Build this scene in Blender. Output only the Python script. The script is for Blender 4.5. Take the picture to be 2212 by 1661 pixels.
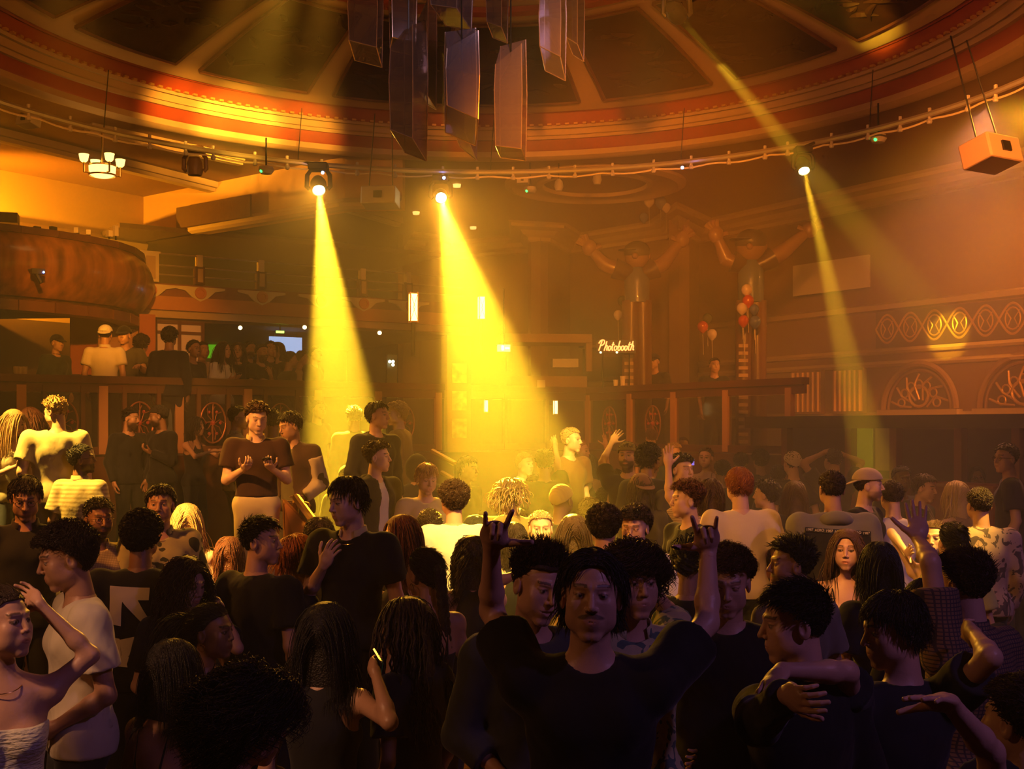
import bpy, bmesh, math, random
import numpy as np
from mathutils import Vector, Matrix
for o in list(bpy.data.objects): bpy.data.objects.remove(o)
SC = bpy.context.scene
COL = SC.collection
PI = math.pi
# ------------------------------------------------------------------ camera, world haze, exposure
F = 2560.0; CX = 1106.0; HY = 925.0; CZ = 2.1           # focal length in pixels, horizon row, eye height (frame 2212 x 1661)
cam_d = bpy.data.cameras.new('camera'); cam = bpy.data.objects.new('camera', cam_d); COL.objects.link(cam)
cam.location = (0, 0, CZ); cam.rotation_euler = (PI/2, 0, 0)
cam_d.sensor_width = 36; cam_d.lens = F/2212*36; cam_d.shift_y = (HY-830.5)/2212
cam_d.clip_start = .05; cam_d.clip_end = 200
SC.camera = cam
vs = SC.view_settings
SC.display_settings.display_device = 'sRGB'
vs.view_transform = 'Standard'; vs.look = 'None'; vs.gamma = 1; vs.use_curve_mapping = False; vs.exposure = 0.0
cy = SC.cycles
cy.use_denoising = True; cy.max_bounces = 3; cy.diffuse_bounces = 2; cy.glossy_bounces = 2; cy.transmission_bounces = 3
cy.volume_bounces = 0; cy.transparent_max_bounces = 6; cy.caustics_reflective = False; cy.caustics_refractive = False
cy.sample_clamp_indirect = 3; cy.sample_clamp_direct = 0; cy.use_light_tree = True
cy.use_adaptive_sampling = True; cy.adaptive_threshold = .045; cy.adaptive_min_samples = 12
wd = bpy.data.worlds.new('club_air'); SC.world = wd; wd.use_nodes = True
nt = wd.node_tree; nt.nodes.clear()
wo = nt.nodes.new('ShaderNodeOutputWorld'); bg = nt.nodes.new('ShaderNodeBackground')
bg.inputs[0].default_value = (0, 0, 0, 1); nt.links.new(bg.outputs[0], wo.inputs[0])
HAZE = 0.005
vol = nt.nodes.new('ShaderNodeVolumeScatter'); vol.inputs['Density'].default_value = HAZE
vol.inputs['Color'].default_value = (1, .96, .9, 1); vol.inputs['Anisotropy'].default_value = .12
nt.links.new(vol.outputs[0], wo.inputs['Volume'])

def at(px, py, Y): return Vector(((px-CX)/F*Y, Y, CZ+(HY-py)/F*Y))
def topx(p): return (CX+p[0]/p[1]*F, HY-(p[2]-CZ)/p[1]*F)

def lamp(name, kind, loc, target, energy, color, size=.1, spot=40, blend=.3, vol=1.0, sy=None):
    d = bpy.data.lights.new(name, kind); o = bpy.data.objects.new(name, d); COL.objects.link(o)
    o.location = loc; d.energy = energy; d.color = color
    if kind == 'SPOT': d.spot_size = math.radians(spot); d.spot_blend = blend; d.shadow_soft_size = size
    elif kind == 'AREA': d.size = size
    else: d.shadow_soft_size = size
    if target is not None:
        o.rotation_euler = (Vector(target)-Vector(loc)).to_track_quat('-Z', 'Y').to_euler()
    return o
AMB = (1, .25, .010); YEL = (1, .58, .022); GLO = (1, .42, .028); PUR = (.50, .24, .75); ROSE = (1, .30, .20)
L1, L1T = at(688, 403, 15.7), Vector((-1.62, 12.0, 1.2))
L2, L2T = at(952, 424, 16.2), Vector((.12, 8.5, 1.3))
L3, L3T = at(1735, 361, 14.4), at(1836, 800, 12.6)
L4, L4T = at(1462, 30, 11.0), at(1945, 600, 17.0)
for L, T, e, sp in ((L1, L1T, 78000, 11.5), (L2, L2T, 105000, 8.8), (L3, L3T, 15000, 6.0), (L4, L4T, 22000, 4.4)):
    lamp('beam_light', 'SPOT', L+(T-L).normalized()*.10, T, e, YEL, .03, sp*1.08, .55)
lamp('beam_light', 'SPOT', (-.75, 13.0, 6.6), (-.78, 14.2, 3.6), 5000, YEL, .02, 3.0, .4)
for L, T, e, sp in ((L1, (-2.2, 7.5, 1.4), 700, 60), (L2, (.1, 7.0, 1.4), 1700, 58), (L2, L2T, 8500, 18)):       # added wide lamps at the two beam heads, for haze glow and crowd bounce
    lamp('beam_glow_fill', 'SPOT', L+(Vector(T)-L).normalized()*.10, T, e, GLO, .03, sp, .9)
# added unseen lamps: amber washes and accents for haze, dome, ring and balcony
for loc, tgt, e, c, sp in (((-2.2, 5.6, 5.3), (-8.0, 20, 3.0), 700, AMB, 32), ((1.2, 5.2, 5.3), (1.4, 25, 3.4), 7500, AMB, 38), ((3.6, 6.2, 5.3), (8.5, 21, 3.0), 7000, (1, .25, .02), 38),
                           ((-1.6, 5.2, 5.35), (-3.8, 16.0, 6.6), 750, (1, .28, .04), 50), ((1.6, 5.2, 5.35), (3.6, 16.4, 6.6), 800, (1, .25, .08), 50),
                           ((8.6, 16.2, 5.7), (5.2, 18.5, 2.6), 1700, (1, .30, .04), 60), ((-2.6, 6.6, 5.1), (-5.7, 17.0, 3.85), 5600, (1, .32, .015), 17), ((-8.6, 17.6, 4.6), (-8.0, 20.0, 5.6), 2200, (1, .38, .01), 120),
                           ((-1.4, 6.8, 4.95), tuple(at(400, 268, 16.9)), 17000, (1, .40, .03), 8), ((-1.2, 6.8, 4.95), tuple(at(510, 292, 17.3)), 36000, (1, .45, .03), 8), ((-1.0, 6.8, 4.95), tuple(at(640, 308, 17.7)), 17000, (1, .40, .03), 8), ((1.2, 8.0, 5.3), (4.36, 14.2, 6.98), 9000, (1, .62, .03), 6), ((2.6, 6.5, 5.0), (4.45, 10.8, 4.7), 130, ROSE, 26)):
    lamp('wash_fill', 'SPOT', loc, tgt, e, c, .10, sp, .8)
# added fill lamps, unseen, overhead: warm rims, pools and purple fill on the crowd
for loc, tgt, e, c, sp, bl in (((-5.7, 11.4, 5.4), (-1.0, 8.6, 1.2), 1900, GLO, 50, .8), ((5.2, 11.8, 5.4), (1.4, 9.2, 1.2), 800, GLO, 58, .8),
                               ((-5.6, 9.6, 5.5), (-3.85, 9.95, 1.9), 6000, (1, .52, .06), 16, .5), ((-4.6, 6.0, 5.5), (-2.2, 8.1, 1.3), 11000, (1, .56, .10), 6, .5),
                               ((-5.0, 5.5, 5.5), (-2.0, 10.2, 1.8), 2800, (1, .38, .06), 15, .7), ((-.6, 3.2, 5.6), (1.5, 8.4, 1.5), 1000, (1, .40, .07), 34, .8), ((-5.0, 5.5, 5.4), (-4.2, 14.2, 2.0), 3800, (1, .36, .06), 15, .7), ((-6.3, 10.0, 5.5), (-4.75, 11.3, 2.0), 4200, (1, .54, .08), 19, .6), ((-5.2, 4.5, 5.4), (-1.9, 7.3, 1.5), 1500, (1, .32, .04), 30, .8),
                               ((4.9, 7.0, 5.5), (3.05, 8.4, 1.3), 5000, (1, .56, .06), 8, .5), ((5.0, 12.5, 5.5), (3.6, 9.8, 1.5), 700, ROSE, 60, .8), ((.5, 3.0, 5.6), (2.1, 7.0, 1.5), 900, (1, .38, .08), 12, .7),
                               ((3.6, 1.2, 4.6), (.6, 4.2, 1.2), 130, PUR, 70, .8), ((-4.5, 1.5, 4.4), (-1.2, 5.0, 1.4), 150, (1, .38, .14), 70, .8), ((.3, 5.0, 5.75), (-.05, 8.3, 1.4), 6500, (1, .62, .10), 17, .7), ((1.0, 5.6, 5.4), (.62, 11.9, 1.9), 6500, (1, .60, .08), 9, .6), ((-3.6, 1.6, 4.6), (-1.55, 4.0, 1.3), 420, (1, .46, .22), 24, .7), ((6.2, 5.0, 4.6), (3.0, 7.5, 1.4), 260, PUR, 60, .8)):
    lamp('crowd_fill', 'SPOT', loc, tgt, e, c, .12, sp, bl)
lamp('prism_fill', 'SPOT', (.2, 9.2, 7.0), (-.2, 12.0, 5.2), 90, (.9, .62, .8), .15, 80, .8)  # added unseen lamp to brighten the hanging prisms
# machine haze lying over the far half of the hall
hz_ = bpy.data.meshes.new('haze'); pl_ = [(-13, 14.0), (-3.9, 11.6), (-1.3, 7.6), (2.2, 7.4), (12.8, 9.0), (12.8, 28), (-13, 28)]; pt_ = [(-13, 15.5), (-3.9, 14.6), (-1.3, 12.4), (2.6, 12.2), (12.8, 10.5), (12.8, 28), (-13, 28)]; n_ = len(pl_)
hz_.from_pydata([(x, y, .02) for x, y in pl_]+[(x, y, 6.26) for x, y in pt_], [], [tuple(range(n_))[::-1], tuple(range(n_, 2*n_))]+[(i, (i+1) % n_, n_+(i+1) % n_, n_+i) for i in range(n_)])
hz_o = bpy.data.objects.new('haze', hz_); COL.objects.link(hz_o); hz_o['kind'] = 'stuff'; hz_o['label'] = 'amber machine haze hanging over the far half of the hall'; hz_o['category'] = 'haze'
hm_ = bpy.data.materials.new('haze'); hm_.use_nodes = True; hm_.node_tree.nodes.clear(); o1_ = hm_.node_tree.nodes.new('ShaderNodeOutputMaterial'); v1_ = hm_.node_tree.nodes.new('ShaderNodeVolumeScatter')
v1_.inputs['Density'].default_value = .038; v1_.inputs['Color'].default_value = (1, .93, .80, 1); v1_.inputs['Anisotropy'].default_value = .12; hm_.node_tree.links.new(v1_.outputs[0], o1_.inputs['Volume']); hz_.materials.append(hm_)
# ------------------------------------------------------------------ helpers: objects and meshes
def link(name, me, mat, parent=None, smooth=False):
    o = bpy.data.objects.new(name, me); COL.objects.link(o)
    if mat is not None:
        me.materials.append(mat)
    if smooth: me.polygons.foreach_set('use_smooth', [True]*len(me.polygons))
    if parent is not None: o.parent = parent
    return o
def tag(o, label=None, cat=None, group=None, kind=None):
    if label: o['label'] = label
    if cat: o['category'] = cat
    if group: o['group'] = group
    if kind: o['kind'] = kind
    return o
def empty(name, loc, rz, label, cat, group=None):
    o = bpy.data.objects.new(name, None); COL.objects.link(o); o.location = loc; o.rotation_euler = (0, 0, rz)
    o.empty_display_size = .1
    return tag(o, label, cat, group)
def dup(root, loc=None, rz=None, label=None, group=None):
    r = root.copy(); COL.objects.link(r)
    if loc is not None: r.location = loc
    if rz is not None: r.rotation_euler = (0, 0, rz)
    if label: r['label'] = label
    if group: r['group'] = group
    for ch in [c for c in bpy.data.objects if c.parent == root]:
        c = ch.copy(); COL.objects.link(c); c.parent = r
        for g in [x for x in bpy.data.objects if x.parent == ch]:
            d = g.copy(); COL.objects.link(d); d.parent = c
    return r
class MB:
    """collects shapes, then links them as one mesh object"""
    def __init__(s): s.v = []; s.f = []; s.c = []
    def add(s, vs_, fs, m=0):
        n = len(s.v); s.v += [tuple(map(float, v)) for v in vs_]; s.f += [tuple(int(i)+n for i in f) for f in fs]; s.c += [m]*len(fs); return s
    def box(s, c, sz, rz=0, m=0, top=1.0):
        cx, cy_, cz = c; a, b, h = sz[0]/2, sz[1]/2, sz[2]/2; co, si = math.cos(rz), math.sin(rz); V = []
        for z, k in ((-h, 1), (h, top)):
            for x, y in ((-a*k, -b*k), (a*k, -b*k), (a*k, b*k), (-a*k, b*k)):
                V.append((cx+x*co-y*si, cy_+x*si+y*co, cz+z))
        return s.add(V, [(0, 3, 2, 1), (4, 5, 6, 7), (0, 1, 5, 4), (1, 2, 6, 5), (2, 3, 7, 6), (3, 0, 4, 7)], m)
    def obox(s, M, sz, m=0):
        a, b, h = sz[0]/2, sz[1]/2, sz[2]/2
        V = [M @ Vector(p) for p in ((-a, -b, -h), (a, -b, -h), (a, b, -h), (-a, b, -h), (-a, -b, h), (a, -b, h), (a, b, h), (-a, b, h))]
        return s.add(V, [(0, 3, 2, 1), (4, 5, 6, 7), (0, 1, 5, 4), (1, 2, 6, 5), (2, 3, 7, 6), (3, 0, 4, 7)], m)
    def beam(s, p, q, w, h, m=0):
        p, q = Vector(p), Vector(q); d = q-p; L = d.length
        y = d.normalized(); x = y.cross(Vector((0, 0, 1)))
        if x.length < 1e-4: x = Vector((1, 0, 0))
        x.normalize(); z = x.cross(y)
        M = Matrix.Translation((p+q)/2) @ Matrix((x, y, z)).transposed().to_4x4()
        return s.obox(M, (w, L, h), m)
    def tube(s, pts, r, n=8, m=0, cap=True):
        pts = [Vector(p) for p in pts]; R = r if hasattr(r, '__len__') else [r]*len(pts)
        V, Fc = [], []; up = Vector((0, 0, 1)); pu = None
        for i, p in enumerate(pts):
            t = (pts[min(i+1, len(pts)-1)]-pts[max(i-1, 0)]).normalized()
            if pu is None:
                pu = t.cross(up)
                if pu.length < 1e-3: pu = t.cross(Vector((1, 0, 0)))
            pu = (pu-t*pu.dot(t)).normalized(); w = t.cross(pu)
            for k in range(n):
                a = 2*PI*k/n; V.append(p+(pu*math.cos(a)+w*math.sin(a))*R[i])
        for i in range(len(pts)-1):
            for k in range(n):
                Fc.append((i*n+k, i*n+(k+1) % n, (i+1)*n+(k+1) % n, (i+1)*n+k))
        if cap: Fc.append(tuple(range(n))[::-1]); Fc.append(tuple((len(pts)-1)*n+k for k in range(n)))
        return s.add(V, Fc, m)
    def lathe(s, prof, c=(0, 0, 0), n=24, m=0, a0=0, a1=2*PI, M=None):
        full = abs(a1-a0-2*PI) < 1e-6; k = n if full else n+1; V = []
        for r, z in prof:
            for i in range(k):
                a = a0+(a1-a0)*i/n; p = Vector((r*math.cos(a), r*math.sin(a), z))
                if M is not None: p = M @ p
                V.append((c[0]+p[0], c[1]+p[1], c[2]+p[2]))
        Fc = []
        for j in range(len(prof)-1):
            for i in range(n if full else n):
                b = (i+1) % k; Fc.append((j*k+i, j*k+b, (j+1)*k+b, (j+1)*k+i))
        return s.add(V, Fc, m)
    def ball(s, c, r, n=12, m=0, sc=(1, 1, 1), M=None):
        V, Fc = [], []; h = n//2
        for j in range(h+1):
            t = PI*j/h
            for i in range(n):
                a = 2*PI*i/n; p = Vector((r*sc[0]*math.sin(t)*math.cos(a), r*sc[1]*math.sin(t)*math.sin(a), r*sc[2]*math.cos(t)))
                if M is not None: p = M @ p
                V.append((c[0]+p[0], c[1]+p[1], c[2]+p[2]))
        for j in range(h):
            for i in range(n): Fc.append((j*n+i, (j+1)*n+i, (j+1)*n+(i+1) % n, j*n+(i+1) % n))
        return s.add(V, Fc, m)
    def build(s, name, mats, parent=None, smooth=False):
        me = bpy.data.meshes.new(name); me.from_pydata(s.v, [], s.f); 
        if not isinstance(mats, (list, tuple)): mats = [mats]
        for m in mats: me.materials.append(m)
        if len(mats) > 1: me.polygons.foreach_set('material_index', s.c)
        me.validate(); me.update()
        bm = bmesh.new(); bm.from_mesh(me); bmesh.ops.remove_doubles(bm, verts=bm.verts, dist=1e-5); bmesh.ops.recalc_face_normals(bm, faces=bm.faces); bm.to_mesh(me); bm.free()
        if smooth:
            me.polygons.foreach_set('use_smooth', [True]*len(me.polygons))
            try: me.set_sharp_from_angle(angle=math.radians(40))
            except Exception: pass
        o = bpy.data.objects.new(name, me); COL.objects.link(o)
        if parent is not None: o.parent = parent
        return o
# ------------------------------------------------------------------ materials
MATS = {}
def mat(name, col, rough=.6, metal=0, emit=None, es=0, bump=0, bscale=20, trans=0, vary=0, vscale=4, attr=False, coat=0, sheen=0, stretch=(1, 1, 1), alpha=1, ior=1.45, spec=.5):
    if name in MATS: return MATS[name]
    m = bpy.data.materials.new(name); m.use_nodes = True; MATS[name] = m
    N, Lk = m.node_tree.nodes, m.node_tree.links; b = N['Principled BSDF']
    b.inputs['Base Color'].default_value = (*col, 1); b.inputs['Roughness'].default_value = rough; b.inputs['Metallic'].default_value = metal
    b.inputs['Transmission Weight'].default_value = trans; b.inputs['Coat Weight'].default_value = coat; b.inputs['IOR'].default_value = ior
    b.inputs['Sheen Weight'].default_value = sheen; b.inputs['Alpha'].default_value = alpha; b.inputs['Specular IOR Level'].default_value = spec
    if emit: b.inputs['Emission Color'].default_value = (*emit, 1); b.inputs['Emission Strength'].default_value = es
    tc = None
    if bump or vary:
        tc = N.new('ShaderNodeTexCoord'); mp = N.new('ShaderNodeMapping'); mp.inputs['Scale'].default_value = stretch; Lk.new(tc.outputs['Object'], mp.inputs[0])
    if bump:
        nz = N.new('ShaderNodeTexNoise'); nz.inputs['Scale'].default_value = bscale; nz.inputs['Detail'].default_value = 4
        Lk.new(mp.outputs[0], nz.inputs[0]); bp = N.new('ShaderNodeBump'); bp.inputs['Strength'].default_value = bump; bp.inputs['Distance'].default_value = .02
        Lk.new(nz.outputs[0], bp.inputs['Height']); Lk.new(bp.outputs[0], b.inputs['Normal'])
    if vary:
        n2 = N.new('ShaderNodeTexNoise'); n2.inputs['Scale'].default_value = vscale; n2.inputs['Detail'].default_value = 5; Lk.new(mp.outputs[0], n2.inputs[0])
        cr = N.new('ShaderNodeMapRange'); cr.inputs[1].default_value = .3; cr.inputs[2].default_value = .7; cr.inputs[3].default_value = 1-vary; cr.inputs[4].default_value = 1+vary*.4
        Lk.new(n2.outputs[0], cr.inputs[0]); mx = N.new('ShaderNodeVectorMath'); mx.operation = 'SCALE'; mx.inputs[0].default_value = col
        Lk.new(cr.outputs[0], mx.inputs['Scale']); Lk.new(mx.outputs[0], b.inputs['Base Color'])
    if attr:
        at_ = N.new('ShaderNodeAttribute'); at_.attribute_name = 'Col'; Lk.new(at_.outputs['Color'], b.inputs['Base Color'])
    return m
def patmat(name, kind, c1, c2, scale, rough=.85):
    """printed fabrics: stripe, plaid, floral, camo, grid"""
    if name in MATS: return MATS[name]
    m = mat(name, c1, rough, bump=.25, bscale=14); N, Lk = m.node_tree.nodes, m.node_tree.links; b = N['Principled BSDF']
    tc = N.new('ShaderNodeTexCoord'); r = N.new('ShaderNodeValToRGB'); r.color_ramp.interpolation = 'CONSTANT'
    r.color_ramp.elements[0].color = (*c1, 1); r.color_ramp.elements[1].color = (*c2, 1); r.color_ramp.elements[1].position = .55
    if kind in ('floral', 'camo'):
        v = N.new('ShaderNodeTexNoise'); v.inputs['Scale'].default_value = scale; v.inputs['Detail'].default_value = 3 if kind == 'camo' else 1.2; v.inputs['Distortion'].default_value = 1.6
        Lk.new(tc.outputs['Object'], v.inputs[0]); Lk.new(v.outputs[0], r.inputs[0])
    elif kind == 'stripe':
        v = N.new('ShaderNodeTexWave'); v.bands_direction = 'Z'; v.inputs['Scale'].default_value = scale; Lk.new(tc.outputs['Object'], v.inputs[0]); Lk.new(v.outputs['Fac'], r.inputs[0])
    else:
        v = N.new('ShaderNodeTexWave'); v.bands_direction = 'Z'; v.inputs['Scale'].default_value = scale; Lk.new(tc.outputs['Object'], v.inputs[0])
        v2 = N.new('ShaderNodeTexWave'); v2.bands_direction = 'X'; v2.inputs['Scale'].default_value = scale; Lk.new(tc.outputs['Object'], v2.inputs[0])
        mx = N.new('ShaderNodeMath'); mx.operation = 'MAXIMUM'; Lk.new(v.outputs['Fac'], mx.inputs[0]); Lk.new(v2.outputs['Fac'], mx.inputs[1]); Lk.new(mx.outputs[0], r.inputs[0]); r.color_ramp.elements[1].position = .8
    Lk.new(r.outputs[0], b.inputs['Base Color'])
    return m
# ------------------------------------------------------------------ people: one smooth surface grown from the posed skeleton
f32 = np.float32
def A3(*v): return np.array(v, dtype=f32)
def s_cap(P, a, b, r1, r2):
    ab = b-a; t = np.clip(((P-a) @ ab)/max(float(ab @ ab), 1e-9), 0, 1); q = P-a-t[:, None]*ab
    return np.sqrt((q*q).sum(1))-(r1+(r2-r1)*t)
def s_ell(P, c, r):
    q = (P-c)/r; k0 = np.sqrt((q*q).sum(1))+1e-6; q = q/r; k1 = np.sqrt((q*q).sum(1))+1e-6
    return k0*(k0-1)/k1
def s_sph(P, c, r): q = P-c; return np.sqrt((q*q).sum(1))-r
def smin(a, b, k):
    h = np.clip(.5+.5*(b-a)/k, 0, 1); return b+(a-b)*h-k*h*(1-h)
def smax(a, b, k): return -smin(-a, -b, k)
def snet(f, lo, hi, h):
    """naive surface nets on a sparse grid; returns vertices and quads"""
    lo = np.array(lo, f32); n = np.maximum(np.ceil((np.array(hi)-lo)/h/4).astype(int), 1)
    bx = [lo[i]+(np.arange(n[i])*4+2)*h for i in range(3)]
    G = np.stack(np.meshgrid(*bx, indexing='ij'), -1).reshape(-1, 3).astype(f32); dc = f(G).reshape(n)
    act = np.abs(dc) < 6.2*h; N = n*4+1
    D = np.where(np.repeat(np.repeat(np.repeat(dc, 4, 0), 4, 1), 4, 2) < 0, -h*9, h*9).astype(f32)
    D = np.pad(D, ((0, 1),)*3, mode='edge')
    m = np.zeros(N, bool); r = np.repeat(np.repeat(np.repeat(act, 4, 0), 4, 1), 4, 2)
    for dx in (0, 1):
        for dy in (0, 1):
            for dz in (0, 1): m[dx:dx+N[0]-1, dy:dy+N[1]-1, dz:dz+N[2]-1] |= r
    I = np.nonzero(m)
    if len(I[0]) == 0: return np.zeros((0, 3), f32), np.zeros((0, 4), int)
    P = np.stack(I, -1).astype(f32)*h+lo
    D[I] = np.concatenate([f(P[i:i+60000]) for i in range(0, len(P), 60000)])
    S = D < 0; c = [N[0]-1, N[1]-1, N[2]-1]
    acc = np.zeros((*c, 3), f32); cnt = np.zeros(c, f32)
    sl = lambda o: tuple(slice(o[i], o[i]+c[i]) for i in range(3))
    cor = [(a, b, g) for a in (0, 1) for b in (0, 1) for g in (0, 1)]
    for o in cor:
        for ax in range(3):
            if o[ax]: continue
            p = list(o); p[ax] = 1; A, B = D[sl(o)], D[sl(p)]; x = (S[sl(o)] != S[sl(p)])
            J = np.nonzero(x); a, b = A[J], B[J]; t = a/(a-b)
            q = np.empty((len(t), 3), f32); q[:] = o; q[:, ax] = t; acc[J] += q; cnt[J] += 1
    J = np.nonzero(cnt > 0); V = (acc[J]/cnt[J][:, None]+np.stack(J, -1))*h+lo
    idx = -np.ones(c, np.int64); idx[J] = np.arange(len(V)); Q = []
    for ax in range(3):
        u, w = [(1, 2), (2, 0), (0, 1)][ax]; s0 = [slice(None)]*3; s1 = [slice(None)]*3; s0[ax] = slice(0, N[ax]-1); s1[ax] = slice(1, N[ax])
        a, b = S[tuple(s0)], S[tuple(s1)]; K = np.stack(np.nonzero(a != b), -1)
        K = K[(K[:, u] > 0) & (K[:, w] > 0) & (K[:, u] < c[u]) & (K[:, w] < c[w])]
        if not len(K): continue
        flip = b[tuple(K.T)]; du = np.zeros(3, int); du[u] = 1; dw = np.zeros(3, int); dw[w] = 1
        g = [idx[tuple((K-x).T)] for x in (du+dw, dw, 0*du, du)]; q = np.stack(g, -1)
        q[flip] = q[flip][:, ::-1]; Q.append(q)
    return V.astype(f32), (np.concatenate(Q) if Q else np.zeros((0, 4), int))
def np_mesh(name, parts, mats, parent, cols=None, mi=None, smooth=True):
    parts = [p for p in parts if len(p[0])]
    V = np.concatenate([p[0] for p in parts]); off = np.cumsum([0]+[len(p[0]) for p in parts]); Q = np.concatenate([p[1]+off[i] for i, p in enumerate(parts)])
    me = bpy.data.meshes.new(name); me.vertices.add(len(V)); me.vertices.foreach_set('co', V.astype(f32).ravel())
    me.loops.add(Q.size); me.loops.foreach_set('vertex_index', Q.astype(np.int32).ravel())
    me.polygons.add(len(Q)); me.polygons.foreach_set('loop_start', np.arange(0, Q.size, 4, dtype=np.int32)); 
    try: me.polygons.foreach_set('loop_total', np.full(len(Q), 4, np.int32))
    except Exception: pass
    if smooth: me.polygons.foreach_set('use_smooth', np.ones(len(Q), bool))
    for m in mats: me.materials.append(m)
    me.update(calc_edges=True)
    if cols is not None:
        at_ = me.color_attributes.new('Col', 'FLOAT_COLOR', 'POINT'); c = np.ones((len(V), 4), f32); c[:, :3] = cols; at_.data.foreach_set('color', c.ravel())
    o = bpy.data.objects.new(name, me); COL.objects.link(o)
    if parent is not None: o.parent = parent
    return o
# ---- head, in head space: x to its right, y out of the face, z up; 0.238 m from chin to crown
def head_sdf(Q, fem=0, open_=0):
    d = s_ell(Q, A3(0, -.012, .035), A3(.074, .094, .083))
    X = Q.copy(); X[:, 0] = np.abs(X[:, 0])
    jw = .0 if not fem else .006
    d = smin(d, s_ell(Q, A3(0, .022, -.030), A3(.058-jw*.6, .066, .082)), .03)
    d = smin(d, s_sph(X, A3(.043-jw, .012, -.062), .020), .035)
    d = smin(d, s_ell(X, A3(.008, .066, -.098+jw*.6), A3(.020-jw*.5, .018, .017)), .026)
    d = smin(d, s_sph(X, A3(.043, .055, -.016), .019), .028)
    d = smin(d, s_sph(X, A3(.030, .044, -.050), .029), .03)
    d = smin(d, s_cap(X, A3(.008, .084, .032), A3(.040, .070, .034), .009-jw*.4, .008), .014)
    d = smax(d, -s_ell(X, A3(.0315, .100, .010), A3(.020, .021, .0135)), .012)
    d = smin(d, s_sph(X, A3(.0305, .0715, .011), .0128), .0025)
    d = smin(d, s_cap(X, A3(.018, .080, .0195), A3(.045, .069, .018), .0042, .0035), .005)
    d = smin(d, s_cap(Q, A3(0, .086, .018), A3(0, .106-jw, -.020), .0075, .0105-jw*.3), .009)
    d = smin(d, s_sph(X, A3(.012, .094, -.0255), .0072), .006)
    d = smin(d, s_ell(Q, A3(0, .0745, -.058), A3(.030, .020, .024)), .014)
    lw = .021+.007*open_
    d = smin(d, s_cap(X, A3(0, .0905, -.0530), A3(lw, .079, -.0555+.004*open_), .0040+jw*.15, .0018), .004)
    d = smin(d, s_cap(X, A3(0, .0895, -.0628-.008*open_), A3(lw-.003, .078, -.0580+.002*open_), .0044+jw*.2, .0018), .004)
    d = smax(d, -s_cap(X, A3(0, .0955, -.0578-.004*open_), A3(lw, .083, -.0570), .0016+.006*open_, .0012), .002)
    e = s_ell(X, A3(.0770, -.012, -.004), A3(.010, .020, .032)); e = smax(e, -s_ell(X, A3(.089, -.006, .000), A3(.010, .011, .019)), .004)
    return smin(d, e, .008)
def head_col(Q, tone, o):
    C = np.ones((len(Q), 3), f32)*np.array(tone, f32); ax = np.abs(Q[:, 0]); y, z = Q[:, 1], Q[:, 2]
    def put(mask, c, k=1.0):
        m = np.clip(mask, 0, 1)[:, None]*k; C[:] = C*(1-m)+np.array(c, f32)*m
    hc = HAIRC[o.get('hc', 'dark')]; fem = o.get('f', 0)
    bd = o.get('beard', 0)
    if bd:
        reg = np.clip((-.030-z)/.014, 0, 1)*np.clip((y+.02)/.02, 0, 1)*np.clip((.075-np.hypot(ax, (z+.06)*.0))/.01, 0, 1)
        reg *= 1-np.clip(1-np.hypot(ax/.020, (z+.059)/.009), 0, 1)*2.5
        put(reg, hc, .85*bd)
    if bd or o.get('stache'):
        put(np.clip(1.3-np.hypot(ax/.030, (z+.0415+ax*.16)/.0065), 0, 1)*4*(y > .07), hc, .75 if o.get('stache') else .6*bd)
    r = np.hypot(ax, 0); br = (np.abs(z-.0385+.1*np.abs(ax-.030)) < .0042) & (ax > .013) & (ax < .050) & (y > .055)
    put(br.astype(f32), np.array(hc)*.7+np.array(tone)*.1, .85)
    lip = 1.15-np.hypot(ax/.024, (z+.0578+.006*o.get('open', 0)*(z < -.058))/.0098); put(lip*3*(y > .077), np.array(tone)*np.array((.78, .42, .42) if fem else (.88, .66, .62)), .7)
    ed = np.sqrt((ax-.0305)**2+(y-.0715)**2+(z-.011)**2); ey = (ed < .0140) & (np.abs(z-.0098) < .0046) & (y > .0765)
    if not o.get('shut'):
        put(ey.astype(f32), (.42, .36, .32), .85); put((ey & (np.hypot(ax-.0305, z-.0105) < .0056)).astype(f32), (.03, .018, .012), 1)
    ln = (np.abs(np.hypot((ax-.0310)/1.9, z-.0100)-.0064) < (.0022 if fem else .0013)) & (y > .06) & ((z > .0105) | (fem > 0)); put(ln.astype(f32), np.array(tone)*.12, .8)
    return C
HL_A = np.radians([0, 35, 62, 84, 100, 130, 180]); HL_Z = np.array([.082, .080, .066, .030, .006, -.040, -.062])
CC = A3(0, -.012, .035); CR = A3(.0755, .0955, .0845)
def hairline(Q, hl=HL_Z): return np.interp(np.abs(np.arctan2(Q[:, 0], Q[:, 1]+.012)), HL_A, hl)
def wob(P, s=1.0, ph=0.0):
    a, b, c = P[:, 0]*s, P[:, 1]*s, P[:, 2]*s
    return (np.sin(a*31+b*17+ph)+np.sin(b*43-c*29+1.7+ph)+np.sin(c*37+a*23+3.1)+.6*np.sin(a*83-c*71)+.6*np.sin(b*91+c*67+ph))/4
HAIRC = dict(black=(.014, .010, .008), dark=(.036, .018, .010), brown=(.07, .03, .012), auburn=(.13, .035, .012), ginger=(.32, .10, .03), blond=(.50, .30, .12), light=(.62, .42, .2), grey=(.2, .18, .16))
TONE = dict(pale=(.72, .46, .34), fair=(.62, .36, .25), tan=(.46, .25, .15), brown=(.28, .14, .08), dark=(.12, .06, .038))
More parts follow.
